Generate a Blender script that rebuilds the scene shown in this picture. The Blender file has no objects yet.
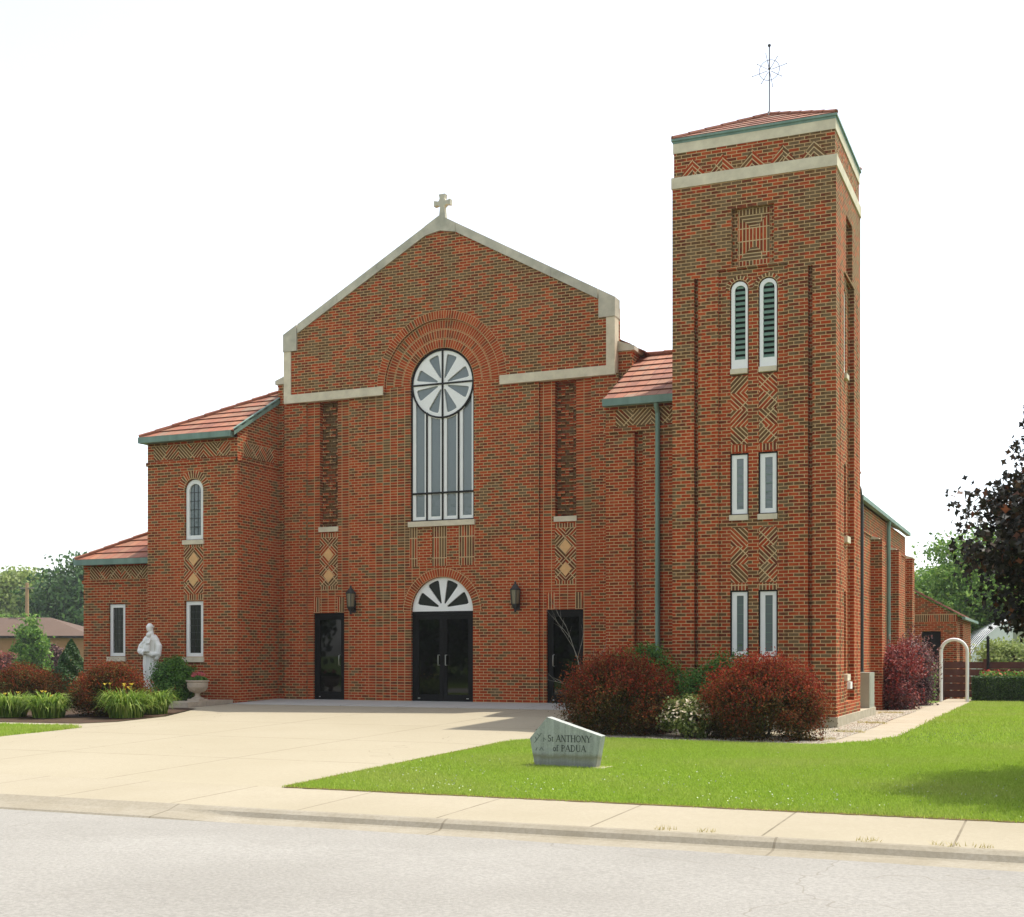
import bpy, bmesh, math, random
import numpy as np
from math import sin, cos, pi, radians, atan2, sqrt, hypot
from mathutils import Vector
from mathutils.geometry import tessellate_polygon, delaunay_2d_cdt

random.seed(7)
rng = np.random.default_rng(11)
S = bpy.context.scene
COL = S.collection

# ------------------------------------------------------------------ camera
THETA = radians(23.204)
cam_d = bpy.data.cameras.new('camera')
cam = bpy.data.objects.new('camera', cam_d)
COL.objects.link(cam)
cam.location = (13.893, -28.05, 1.13)
cam.rotation_euler = (radians(90), 0, THETA)
cam_d.sensor_width = 36.0
cam_d.lens = 1283.0 / 1024 * 36
cam_d.shift_y = (655 - 458.5) / 1024
cam_d.clip_end = 3000
S.camera = cam

# ------------------------------------------------------------------ sky and sun
SA, SB = .245, .385            # sun direction (x, y) per unit of height
SUN_EL = math.atan2(1, hypot(SA, SB))
SUN_AZ = math.atan2(SA, SB)   # from +Y towards +X
W = bpy.data.worlds.new('World')
S.world = W
W.use_nodes = True
wn, wl = W.node_tree.nodes, W.node_tree.links
wn.clear()
wo = wn.new('ShaderNodeOutputWorld')
bg = wn.new('ShaderNodeBackground')
sk = wn.new('ShaderNodeTexSky')
sk.sky_type = 'NISHITA'
sk.sun_disc = False
sk.sun_elevation = SUN_EL
sk.sun_rotation = SUN_AZ
sk.air_density = 1.0
sk.dust_density = 1.5
sk.ozone_density = 1.0
hs = wn.new('ShaderNodeHueSaturation')
hs.inputs['Saturation'].default_value = .42
bg.inputs['Strength'].default_value = .15
wl.new(sk.outputs[0], hs.inputs['Color'])
wl.new(hs.outputs[0], bg.inputs['Color'])
wl.new(bg.outputs[0], wo.inputs['Surface'])
sun_d = bpy.data.lights.new('sun', 'SUN')
sun_d.energy = 2.65
sun_d.angle = radians(.6)
sun_d.color = (1, .955, .86)
sun = bpy.data.objects.new('sun', sun_d)
COL.objects.link(sun)
sun.location = (20, 30, 60)
sun.rotation_euler = Vector((SA, SB, 1)).to_track_quat('Z', 'Y').to_euler()
vs = S.view_settings
vs.view_transform = 'Standard'
vs.look = 'None'
vs.gamma = 1
vs.use_curve_mapping = False
vs.exposure = 1.0

# ------------------------------------------------------------------ materials
def lin(r, g, b):
    f = lambda c: (c / 255 / 12.92) if c / 255 <= .04045 else ((c / 255 + .055) / 1.055) ** 2.4
    return (f(r), f(g), f(b), 1)

class NT:
    def __init__(s, name):
        s.m = bpy.data.materials.new(name)
        s.m.use_nodes = True
        s.n = s.m.node_tree.nodes
        s.l = s.m.node_tree.links
        s.n.clear()
        s.out = s.n.new('ShaderNodeOutputMaterial')
        s.b = s.n.new('ShaderNodeBsdfPrincipled')
        s.l.new(s.b.outputs[0], s.out.inputs[0])
    def node(s, t, **kw):
        x = s.n.new(t)
        for k, v in kw.items():
            setattr(x, k, v)
        return x
    def set(s, x, **kw):
        for k, v in kw.items():
            x.inputs[k.replace('_', ' ')].default_value = v
        return x
    def link(s, a, b):
        s.l.new(a, b)
    def noise(s, vec, scale, detail=3, rough=.55):
        x = s.n.new('ShaderNodeTexNoise')
        x.inputs['Scale'].default_value = scale
        x.inputs['Detail'].default_value = detail
        x.inputs['Roughness'].default_value = rough
        if vec is not None:
            s.l.new(vec, x.inputs['Vector'])
        return x.outputs['Fac']
    def ramp(s, fac, stops, interp='LINEAR'):
        x = s.n.new('ShaderNodeValToRGB')
        cr = x.color_ramp
        cr.interpolation = interp
        while len(cr.elements) < len(stops):
            cr.elements.new(.5)
        for e, (p, c) in zip(cr.elements, stops):
            e.position = p
            e.color = c
        s.l.new(fac, x.inputs[0])
        return x.outputs[0]
    def mix(s, fac, a, b, mode='MIX'):
        x = s.n.new('ShaderNodeMix')
        x.data_type = 'RGBA'
        x.blend_type = mode
        for sock, v in ((x.inputs[0], fac), (x.inputs[6], a), (x.inputs[7], b)):
            if hasattr(v, 'is_linked'):
                s.l.new(v, sock)
            else:
                sock.default_value = v
        return x.outputs[2]
    def math(s, op, a, b=0.0, clamp=False):
        x = s.n.new('ShaderNodeMath')
        x.operation = op
        x.use_clamp = clamp
        for sock, v in ((x.inputs[0], a), (x.inputs[1], b)):
            if hasattr(v, 'is_linked'):
                s.l.new(v, sock)
            else:
                sock.default_value = v
        return x.outputs[0]
    def bump(s, h, strength=.4, dist=.01):
        x = s.n.new('ShaderNodeBump')
        x.inputs['Strength'].default_value = strength
        x.inputs['Distance'].default_value = dist
        s.l.new(h, x.inputs['Height'])
        s.l.new(x.outputs[0], s.b.inputs['Normal'])
    def obj(s):
        return s.n.new('ShaderNodeTexCoord').outputs['Object']
    def geo(s):
        return s.n.new('ShaderNodeNewGeometry').outputs['Position']
    def uv(s):
        return s.n.new('ShaderNodeTexCoord').outputs['UV']

RED = [lin(170, 60, 26), lin(198, 90, 46), lin(142, 56, 32), lin(186, 70, 32)]
OLV = [lin(108, 92, 58), lin(90, 80, 52), lin(112, 106, 76)]
BRN = [lin(134, 62, 36), lin(98, 50, 34)]

def brick(name, green=.42, offset=.5, mortar=(206, 170, 122), msize=.0075, row=.0677, width=.2032, lower_red=True, dark=False):
    t = NT(name)
    uv = t.uv()
    pos = t.geo()
    br = t.node('ShaderNodeTexBrick', offset=offset, offset_frequency=2, squash=1, squash_frequency=2)
    t.set(br, Scale=1.0, Mortar_Size=msize, Mortar_Smooth=.12, Bias=0.0, Brick_Width=width, Row_Height=row)
    br.inputs['Color1'].default_value = (0, 0, 0, 1)
    br.inputs['Color2'].default_value = (1, 1, 1, 1)
    br.inputs['Mortar'].default_value = (.5, .5, .5, 1)
    t.link(uv, br.inputs['Vector'])
    sep = t.node('ShaderNodeSeparateColor')
    t.link(br.outputs['Color'], sep.inputs[0])
    rnd = sep.outputs[0]
    n1 = t.noise(pos, .55, 3, .6)
    n2 = t.noise(pos, 2.3, 2, .5)
    # more kiln-green brick high up, more red low down, as it was laid
    sx = t.node('ShaderNodeSeparateXYZ')
    t.link(pos, sx.inputs[0])
    hgt = t.math('MULTIPLY', t.math('SUBTRACT', sx.outputs[2], 5.5), .026)
    sh = t.math('MULTIPLY', t.math('SUBTRACT', n1, .5), 1.6)
    sh2 = t.math('MULTIPLY', t.math('SUBTRACT', n2, .5), .8)
    f = t.math('ADD', t.math('ADD', rnd, sh), sh2)
    if lower_red:
        f = t.math('ADD', f, hgt)
    f = t.math('MULTIPLY', f, 1.0, True)
    g = 1 - green
    st = [(0, RED[3]), (g * .22, RED[0]), (g * .42, RED[1]), (g * .62, RED[3]), (g * .8, BRN[0]),
          (g, BRN[1]), (g + green * .2, OLV[0]), (g + green * .5, OLV[1]), (g + green * .8, OLV[2])]
    c = t.ramp(f, st, 'CONSTANT')
    fine = t.noise(pos, 55, 2, .6)
    c = t.mix(.20, c, lin(162, 76, 44))
    c = t.mix(t.math('MULTIPLY', fine, .45), c, lin(70, 42, 26), 'MIX')
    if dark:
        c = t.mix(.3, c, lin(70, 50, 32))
    # rain-washed streaks: long vertical tone changes
    mp = t.node('ShaderNodeMapping')
    mp.inputs['Scale'].default_value = (1, 1, .07)
    t.link(pos, mp.inputs['Vector'])
    stk = t.ramp(t.noise(mp.outputs[0], 2.6, 4, .6), [(.46, (0, 0, 0, 1)), (.72, (1, 1, 1, 1))])
    c = t.mix(t.math('MULTIPLY', stk, .34), c, lin(74, 56, 38))
    mo = t.mix(n2, lin(*mortar), lin(mortar[0] * .86, mortar[1] * .86, mortar[2] * .84))
    c = t.mix(br.outputs['Fac'], c, mo)
    t.link(c, t.b.inputs['Base Color'])
    t.b.inputs['Roughness'].default_value = .9
    t.b.inputs['Specular IOR Level'].default_value = .1
    h = t.math('ADD', t.math('SUBTRACT', 1.0, br.outputs['Fac']), t.math('MULTIPLY', fine, .35))
    t.bump(h, .6, .006)
    return t.m

M = {}
M['brick'] = brick('brick_running', .30)
M['brick_gable'] = brick('brick_gable', .47)
M['brick_red'] = brick('brick_red', .2)
M['brick_tower'] = brick('brick_tower', .38, lower_red=True)
M['brick_stack'] = brick('brick_stacked', .5, 0.0)
M['brick_plain_stack'] = brick('brick_red_stacked', .16, 0.0, lower_red=False)
M['brick_olive'] = brick('brick_olive', .8, 0.0, lower_red=False, width=.62, msize=.010, mortar=(214, 184, 138))
M['brick_mix'] = brick('brick_mixed_pattern', .6, 0.0, lower_red=False, width=.5, msize=.010, mortar=(214, 184, 138))
M['brick_tan'] = brick('brick_tan', .1, mortar=(200, 170, 130))
M['brick_redv'] = brick('brick_red_pattern', .1, 0.0, lower_red=False, width=.25, msize=.010, mortar=(214, 184, 138))
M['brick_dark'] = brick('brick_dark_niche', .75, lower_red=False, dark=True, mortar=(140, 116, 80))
M['brick_head'] = brick('brick_header', .45, .5, width=.1016)

def plain(name, col, rough=.6, nscale=6, var=.12, bump=0, bscale=60, metal=0, spec=.4, col2=None, detail=4, streak=False):
    t = NT(name)
    pos = t.obj()
    if streak:
        mp = t.node('ShaderNodeMapping')
        mp.inputs['Scale'].default_value = (1, 1, .12)
        t.link(pos, mp.inputs['Vector'])
        v = mp.outputs[0]
    else:
        v = pos
    n = t.noise(v, nscale, detail, .6)
    c2 = col2 or tuple(max(0, c * (1 - var * 2)) for c in col[:3]) + (1,)
    c = t.ramp(n, [(.3, col), (.7, c2)])
    t.link(c, t.b.inputs['Base Color'])
    t.b.inputs['Roughness'].default_value = rough
    t.b.inputs['Metallic'].default_value = metal
    t.b.inputs['Specular IOR Level'].default_value = spec
    if bump:
        t.bump(t.noise(pos, bscale, 3, .6), bump, .01)
    return t.m

M['limestone'] = plain('limestone', lin(222, 210, 182), .85, 3.5, .1, .3, 40, col2=lin(196, 184, 158))
M['coping'] = plain('weathered_coping', lin(206, 198, 176), .85, 2.5, .1, .3, 40, col2=lin(164, 160, 142))
M['white'] = plain('white_paint', lin(240, 239, 232), .45, 3, .04)
M['copper'] = plain('copper_verdigris', lin(124, 150, 136), .6, 4, .1, .2, 30, col2=lin(98, 122, 110), streak=True)
M['bronze'] = plain('dark_bronze', lin(30, 26, 20), .6, 5, .1, spec=.25)
M['bronze_door'] = plain('dark_door_frame', lin(15, 15, 12), .6, 5, .1, spec=.2)
M['steel'] = plain('brushed_steel', lin(190, 190, 184), .3, 5, .05, metal=.9)
M['darkiron'] = plain('dark_iron', lin(48, 50, 46), .5, 12, .2)
M['concrete'] = plain('plinth_concrete', lin(186, 176, 150), .9, 4, .1, .3, 60, col2=lin(160, 150, 126))
M['tanstone'] = plain('tan_tile', lin(226, 178, 120), .8, 9, .1, .2)
M['statue'] = plain('weathered_white_stone', lin(246, 244, 236), .75, 5, .1, .35, 30, col2=lin(226, 224, 214), streak=True)
M['urn'] = plain('cast_stone_urn', lin(196, 180, 158), .85, 8, .12, .3, 40)
M['darkwood'] = plain('dark_timber', lin(74, 52, 40), .8, 3, .2, .3, 30, streak=True)
M['louver'] = plain('grey_green_louver', lin(112, 142, 122), .6, 5, .12)
M['dark'] = plain('near_black', lin(16, 17, 16), .9, 5, .1)
M['galv'] = plain('galvanised_box', lin(166, 168, 150), .45, 3, .08, metal=.2)
M['tanwall'] = plain('tan_brick_far', lin(168, 122, 86), .9, 1.5, .08)
M['redwood'] = plain('red_brown_board', lin(104, 62, 50), .85, 4, .2, .2, 40)
M['whitemetal'] = plain('white_sheet_metal', lin(240, 242, 242), .4, 2, .03)

def glass(name, col, rough, spec=.5, wob=.0):
    t = NT(name)
    t.b.inputs['Base Color'].default_value = col
    t.b.inputs['Roughness'].default_value = rough
    t.b.inputs['Specular IOR Level'].default_value = spec
    if wob:
        t.bump(t.noise(t.obj(), 9, 2, .5), wob, .02)
    return t.m
M['glass_dark'] = glass('dark_door_glass', lin(8, 9, 7), .02, .42)
M['glass_lead'] = glass('leaded_glass_dark', lin(40, 42, 36), .18, .5, .15)
M['glass_grey'] = glass('stained_glass_from_outside', lin(104, 114, 112), .12, .65, .25)
M['glass_amber'] = glass('lantern_glass', lin(120, 112, 90), .15, .6)

def tile_mat():
    t = NT('clay_roof_tile')
    br = t.node('ShaderNodeTexBrick', offset=.5)
    t.set(br, Scale=1.0, Mortar_Size=.006, Mortar_Smooth=.1, Bias=0.0, Brick_Width=.24, Row_Height=.38)
    br.inputs['Color1'].default_value = (0, 0, 0, 1)
    br.inputs['Color2'].default_value = (1, 1, 1, 1)
    br.inputs['Mortar'].default_value = (.3, .3, .3, 1)
    t.link(t.uv(), br.inputs['Vector'])
    sep = t.node('ShaderNodeSeparateColor')
    t.link(br.outputs['Color'], sep.inputs[0])
    f = t.math('ADD', sep.outputs[0], t.math('MULTIPLY', t.math('SUBTRACT', t.noise(t.geo(), 1.2, 3), .5), .7), True)
    c = t.ramp(f, [(0, lin(130, 64, 40)), (.25, lin(154, 82, 52)), (.5, lin(146, 92, 64)), (.72, lin(166, 100, 66)), (.9, lin(136, 104, 82))], 'CONSTANT')
    c = t.mix(t.math('MULTIPLY', t.noise(t.geo(), 9, 4, .65), .36), c, lin(164, 140, 116))
    c = t.mix(br.outputs['Fac'], c, lin(92, 48, 36))
    t.link(c, t.b.inputs['Base Color'])
    t.b.inputs['Roughness'].default_value = .75
    t.bump(t.math('SUBTRACT', 1.0, br.outputs['Fac']), .5, .01)
    return t.m
M['tile'] = tile_mat()
M['tile_edge'] = plain('tile_butt', lin(120, 66, 46), .8, 5, .15)
M['ridge'] = plain('ridge_tile', lin(146, 90, 66), .8, 5, .15)
M['shingle'] = plain('brown_shingle', lin(98, 78, 64), .9, .8, .06, .4, 25)

def ground_mat(name, a, b, sc, fine, dark=None, bump=.3, bs=60, crack=None, joints=None, slabs=False):
    t = NT(name)
    p = t.geo()
    n = t.noise(p, sc, 5, .62)
    c = t.ramp(n, [(.28, a), (.72, b)])
    f = t.noise(p, fine, 3, .7)
    c = t.mix(t.math('MULTIPLY', t.ramp(f, [(.38, (0, 0, 0, 1)), (.62, (1, 1, 1, 1))]), .28), c, dark or b)
    if joints:
        jx, jy, ox, oy, jw = joints
        sp = t.node('ShaderNodeSeparateXYZ')
        t.link(p, sp.inputs[0])
        masks = []
        for ax, st, of in ((0, jx, ox), (1, jy, oy)):
            if not st:
                continue
            q = t.math('ADD', sp.outputs[ax], 1000.0 + of)
            q = t.math('MODULO', q, st)
            q = t.math('LESS_THAN', q, jw)
            masks.append(q)
        mk = masks[0] if len(masks) == 1 else t.math('MAXIMUM', masks[0], masks[1])
        wob = t.noise(p, 3, 2)
        c = t.mix(t.math('MULTIPLY', mk, t.math('MULTIPLY', wob, 1.5), True), c, lin(112, 102, 84))
    if crack:
        v = t.node('ShaderNodeTexVoronoi', feature='DISTANCE_TO_EDGE')
        v.inputs['Scale'].default_value = crack
        nn = t.node('ShaderNodeTexNoise')
        nn.inputs['Scale'].default_value = 1.4
        t.link(p, nn.inputs['Vector'])
        ad = t.node('ShaderNodeVectorMath', operation='ADD')
        t.link(p, ad.inputs[0])
        t.link(nn.outputs['Color'], ad.inputs[1])
        t.link(ad.outputs[0], v.inputs['Vector'])
        mk = t.math('LESS_THAN', v.outputs['Distance'], .0035 * crack * 2)
        c = t.mix(t.math('MULTIPLY', mk, .35), c, lin(110, 100, 84))
    t.link(c, t.b.inputs['Base Color'])
    t.b.inputs['Roughness'].default_value = .92
    t.b.inputs['Specular IOR Level'].default_value = .2
    t.bump(t.noise(p, bs, 4, .7), bump, .01)
    return t.m
M['drive'] = ground_mat('driveway_concrete', lin(168, 158, 136), lin(160, 150, 127), .35, 22, lin(146, 136, 116), .2, 70, joints=(3.05, 3.05, .15, 1.4, .022), crack=.11)
M['stoop'] = ground_mat('entrance_slab', lin(186, 184, 176), lin(178, 176, 167), .8, 30, lin(160, 156, 146), .2, 70, joints=(1.52, 0, .3, 0, .02))
M['walk'] = ground_mat('sidewalk_concrete', lin(168, 158, 137), lin(158, 148, 126), .6, 26, lin(144, 134, 114), .25, 70, joints=(1.52, 0, .75, 0, .02))
M['kerb'] = ground_mat('kerb_concrete', lin(162, 154, 138), lin(144, 135, 116), 1.5, 26, lin(116, 106, 84), .3, 60, joints=(3.05, 0, .9, 0, .022))
M['road'] = ground_mat('road_chip_seal', lin(162, 158, 150), lin(147, 143, 135), .5, 30, lin(84, 81, 76), 1.0, 34, crack=.16)
M['gravel_bed'] = ground_mat('pale_gravel', lin(172, 162, 140), lin(150, 138, 114), 3, 26, lin(120, 104, 82), .8, 30)
M['path'] = ground_mat('path_slabs', lin(176, 166, 146), lin(164, 152, 130), 1.2, 20, lin(150, 130, 104), .3, 60, joints=(0, .92, 0, .2, .03))
M['mulch'] = ground_mat('mulch', lin(90, 70, 52), lin(62, 48, 36), 5, 40, lin(40, 30, 24), .8, 30)
M['edge_soil'] = ground_mat('edge_soil', lin(120, 100, 58), lin(96, 80, 46), 4, 30, lin(70, 56, 36), .6, 50)
M['turf'] = ground_mat('turf_soil', lin(92, 112, 42), lin(74, 96, 34), .5, 30, lin(110, 116, 50), .6, 50)
M['farturf'] = ground_mat('far_turf', lin(98, 122, 48), lin(78, 104, 38), .1, 4, lin(110, 118, 60), .4, 10)

def leaf(name, stops, trans=.3, rough=.55, vary=None, spec=.3):
    """leaf colour from a per-leaf random (uv.x) and a growth value (uv.y)"""
    t = NT(name)
    sp = t.node('ShaderNodeSeparateXYZ')
    t.link(t.uv(), sp.inputs[0])
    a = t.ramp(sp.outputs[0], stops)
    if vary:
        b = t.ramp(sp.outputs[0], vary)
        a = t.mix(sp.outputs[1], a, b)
    t.link(a, t.b.inputs['Base Color'])
    t.b.inputs['Roughness'].default_value = rough
    t.b.inputs['Specular IOR Level'].default_value = spec
    tr = t.node('ShaderNodeBsdfTranslucent')
    t.link(a, tr.inputs['Color'])
    mx = t.node('ShaderNodeMixShader')
    mx.inputs[0].default_value = trans
    t.link(t.b.outputs[0], mx.inputs[1])
    t.link(tr.outputs[0], mx.inputs[2])
    t.link(mx.outputs[0], t.out.inputs[0])
    return t.m
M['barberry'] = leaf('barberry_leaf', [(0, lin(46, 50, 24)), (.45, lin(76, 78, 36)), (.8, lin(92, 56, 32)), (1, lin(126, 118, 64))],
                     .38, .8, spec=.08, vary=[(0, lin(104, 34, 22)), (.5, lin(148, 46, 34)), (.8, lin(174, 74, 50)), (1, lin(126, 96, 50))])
M['crimson'] = leaf('crimson_leaf', [(0, lin(58, 32, 28)), (.6, lin(92, 40, 38)), (1, lin(112, 72, 56))], .3,
                    vary=[(0, lin(116, 36, 36)), (.6, lin(150, 50, 46)), (1, lin(156, 92, 72))])
M['purple'] = leaf('purple_leaf', [(0, lin(52, 34, 38)), (.6, lin(84, 52, 54)), (1, lin(120, 88, 84))], .3,
                   vary=[(0, lin(92, 44, 50)), (.6, lin(126, 84, 80)), (1, lin(150, 120, 104))])
M['yew'] = leaf('yew_leaf', [(0, lin(44, 76, 30)), (.5, lin(70, 112, 42)), (1, lin(100, 140, 56))], .3,
                vary=[(0, lin(60, 100, 34)), (1, lin(108, 146, 56))])
M['conifer'] = leaf('conifer_leaf', [(0, lin(36, 62, 34)), (1, lin(70, 104, 52))], .2, vary=[(0, lin(50, 80, 40)), (1, lin(96, 128, 64))])
M['lily'] = leaf('daylily_blade', [(0, lin(84, 116, 36)), (.6, lin(126, 156, 52)), (1, lin(176, 188, 96))], .4)
M['hydra'] = leaf('spirea_leaf', [(0, lin(78, 96, 40)), (.6, lin(120, 132, 64)), (1, lin(160, 160, 96))], .3)
M['maple'] = leaf('purple_maple_leaf', [(0, lin(26, 28, 20)), (.65, lin(44, 42, 30)), (.92, lin(72, 54, 38)), (1, lin(112, 66, 44))], .3)
M['treeA'] = leaf('green_tree_leaf', [(0, lin(66, 100, 38)), (.5, lin(102, 140, 54)), (1, lin(150, 176, 84))], .4)
M['treeB'] = leaf('pale_tree_leaf', [(0, lin(112, 132, 66)), (.5, lin(146, 162, 88)), (1, lin(180, 188, 124))], .4)  # light yellow-green, with distance haze over the far trees put into the colour
M['treeC'] = leaf('dark_tree_leaf', [(0, lin(44, 74, 38)), (.5, lin(66, 98, 50)), (1, lin(100, 130, 72))], .35)
M['hedge'] = leaf('hedge_leaf', [(0, lin(38, 58, 26)), (.6, lin(60, 88, 36)), (1, lin(86, 116, 48))], .3)
M['grass'] = leaf('grass_blade', [(0, lin(138, 164, 48)), (.5, lin(160, 190, 60)), (1, lin(188, 208, 90))], .4, vary=[(0, lin(158, 172, 74)), (1, lin(192, 200, 108))])
M['drygrass'] = leaf('dry_grass', [(0, lin(150, 140, 70)), (1, lin(196, 180, 104))], .3)
M['stones'] = leaf('gravel_stone', [(0, lin(132, 118, 98)), (.4, lin(172, 160, 138)), (.8, lin(192, 184, 168)), (1, lin(150, 112, 92))], 0)
M['bark'] = plain('bark', lin(92, 78, 64), .9, 8, .25, .5, 30)
M['polewood'] = plain('pole_wood', lin(170, 138, 104), .9, 3, .1)
M['twig'] = plain('pale_bark', lin(150, 146, 132), .8, 8, .2)
M['petal_y'] = plain('yellow_petal', lin(232, 200, 60), .6, 8, .05)
M['petal_p'] = plain('pink_petal', lin(222, 110, 116), .6, 8, .1)
M['petal_c'] = plain('cream_petal', lin(226, 206, 176), .6, 8, .1)
M['petal_r'] = plain('red_petal', lin(196, 62, 40), .6, 8, .1)
M['petal_w'] = plain('white_clover', lin(196, 204, 170), .6, 8, .05)

def granite():
    t = NT('streaked_granite')
    p = t.obj()
    n = t.noise(p, 60, 3, .7)
    c = t.ramp(n, [(.3, lin(140, 145, 138)), (.7, lin(170, 173, 166))])
    mp = t.node('ShaderNodeMapping')
    mp.inputs['Scale'].default_value = (1, 1, .06)
    t.link(p, mp.inputs['Vector'])
    st = t.ramp(t.noise(mp.outputs[0], 22, 3, .6), [(.45, (0, 0, 0, 1)), (.7, (1, 1, 1, 1))])
    c = t.mix(t.math('MULTIPLY', st, .5), c, lin(200, 204, 198))
    sp = t.node('ShaderNodeSeparateXYZ')
    t.link(p, sp.inputs[0])
    w = t.math('ADD', sp.outputs[2], t.math('MULTIPLY', t.noise(p, 9, 3), .08))
    low = t.ramp(w, [(.10, (1, 1, 1, 1)), (.20, (0, 0, 0, 1))])
    c = t.mix(t.math('MULTIPLY', low, .55), c, lin(120, 116, 104))
    band = t.ramp(w, [(.12, (0, 0, 0, 1)), (.17, (1, 1, 1, 1)), (.23, (0, 0, 0, 1))])
    c = t.mix(t.math('MULTIPLY', band, .6), c, lin(112, 104, 52))
    t.link(c, t.b.inputs['Base Color'])
    t.b.inputs['Roughness'].default_value = .6
    t.bump(n, .2, .004)
    return t.m
M['granite'] = granite()
M['carving'] = plain('carved_lettering', lin(84, 88, 84), .9, 20, .1)
M['carving_faint'] = plain('worn_carving', lin(126, 132, 126), .9, 20, .1)

# ------------------------------------------------------------------ mesh builder
def front(y):
    return lambda u, v, d=0.0: (u, y + d, v)
def side(x):
    return lambda u, v, d=0.0: (x - d, u, v)

class MB:
    def __init__(s):
        s.v, s.f, s.u, s.m, s.mats = [], [], [], [], []
    def mi(s, name):
        if name not in s.mats:
            s.mats.append(name)
        return s.mats.index(name)
    def face(s, pts, mat, uv=None):
        i = len(s.v)
        s.v += [tuple(p) for p in pts]
        s.f.append(tuple(range(i, i + len(pts))))
        if uv is None:
            a, b, c = Vector(pts[0]), Vector(pts[1]), Vector(pts[2])
            n = (b - a).cross(c - a)
            ax, ay, az = abs(n.x), abs(n.y), abs(n.z)
            if az >= ax and az >= ay:
                uv = [(p[0], p[1]) for p in pts]
            elif ay >= ax:
                uv = [(p[0], p[2]) for p in pts]
            else:
                uv = [(p[1], p[2]) for p in pts]
        s.u.append(list(uv))
        s.m.append(s.mi(mat))
    def box(s, x0, x1, y0, y1, z0, z1, mat):
        p = [(x0, y0, z0), (x1, y0, z0), (x1, y1, z0), (x0, y1, z0), (x0, y0, z1), (x1, y0, z1), (x1, y1, z1), (x0, y1, z1)]
        for q in ((0, 1, 5, 4), (1, 2, 6, 5), (2, 3, 7, 6), (3, 0, 4, 7), (4, 5, 6, 7), (3, 2, 1, 0)):
            s.face([p[i] for i in q], mat)
        return s
    def prism(s, poly, Mf, d0, d1, mat):
        return s.plate(Mf, poly, [], d0, d1, mat, back=True)
    def plate(s, Mf, outer, holes, d0, d1, mat, uvf=None, back=False, rev=None, rim=True):
        loops = [outer] + holes
        flat = [p for l in loops for p in l]
        tri = tessellate_polygon([[Vector((p[0], p[1], 0)) for p in l] for l in loops])
        for t in tri:
            ps = [flat[i] for i in t]
            s.face([Mf(p[0], p[1], d0) for p in ps], mat, [(uvf(*p) if uvf else p) for p in ps])
            if back:
                s.face([Mf(p[0], p[1], d1) for p in reversed(ps)], mat, [p for p in reversed(ps)])
        for l in (loops if rim else holes):
            acc = 0
            for i in range(len(l)):
                a, b = l[i], l[(i + 1) % len(l)]
                du, dv = abs(b[0] - a[0]), abs(b[1] - a[1])
                L = hypot(du, dv)
                if dv > du * 2:
                    uv = [(d0, a[1]), (d0, b[1]), (d1, b[1]), (d1, a[1])]
                elif du > dv * 2 and L > .4:
                    uv = [(a[0], d0), (b[0], d0), (b[0], d1), (a[0], d1)]
                else:
                    uv = [(d0, acc), (d0, acc + L), (d1, acc + L), (d1, acc)]
                acc += L
                s.face([Mf(a[0], a[1], d0), Mf(b[0], b[1], d0), Mf(b[0], b[1], d1), Mf(a[0], a[1], d1)], rev or mat, uv)
        return s
    def ring(s, Mf, cu, cv, r0, r1, a0, a1, d0, d1, mat, n=40, inner=True, outer=True):
        rm = (r0 + r1) / 2
        for i in range(n):
            A, B = a0 + (a1 - a0) * i / n, a0 + (a1 - a0) * (i + 1) / n
            P = lambda r, a, d: Mf(cu + r * cos(a), cv + r * sin(a), d)
            s.face([P(r0, A, d0), P(r1, A, d0), P(r1, B, d0), P(r0, B, d0)], mat, [(0, A * rm), (r1 - r0, A * rm), (r1 - r0, B * rm), (0, B * rm)])
            if inner:
                s.face([P(r0, A, d0), P(r0, B, d0), P(r0, B, d1), P(r0, A, d1)], mat, [(0, A * rm), (0, B * rm), (d1 - d0, B * rm), (d1 - d0, A * rm)])
            if outer:
                s.face([P(r1, A, d0), P(r1, B, d0), P(r1, B, d1), P(r1, A, d1)], mat, [(0, A * rm), (0, B * rm), (d1 - d0, B * rm), (d1 - d0, A * rm)])
        return s
    def tube(s, pts, rad, mat, n=8, cap=True):
        pts = [Vector(p) for p in pts]
        if not hasattr(rad, '__len__'):
            rad = [rad] * len(pts)
        rings = []
        prev = None
        for i, p in enumerate(pts):
            d = (pts[min(i + 1, len(pts) - 1)] - pts[max(i - 1, 0)])
            if d.length < 1e-9:
                d = Vector((0, 0, 1))
            d.normalize()
            if prev is None:
                a = d.orthogonal().normalized()
            else:
                a = (prev - d * prev.dot(d))
                a = a.normalized() if a.length > 1e-6 else d.orthogonal().normalized()
            prev = a
            b = d.cross(a)
            rings.append([p + (a * cos(2 * pi * k / n) + b * sin(2 * pi * k / n)) * rad[i] for k in range(n)])
        base = len(s.v)
        for r in rings:
            s.v += [tuple(q) for q in r]
        L = 0
        for i in range(len(rings) - 1):
            dl = (pts[i + 1] - pts[i]).length
            for k in range(n):
                k2 = (k + 1) % n
                s.f.append((base + i * n + k, base + i * n + k2, base + (i + 1) * n + k2, base + (i + 1) * n + k))
                s.u.append([(k / n, L), ((k + 1) / n, L), ((k + 1) / n, L + dl), (k / n, L + dl)])
                s.m.append(s.mi(mat))
            L += dl
        if cap:
            for o in (0, len(rings) - 1):
                s.f.append(tuple(base + o * n + k for k in range(n)))
                s.u.append([(0, 0)] * n)
                s.m.append(s.mi(mat))
        return s
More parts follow.
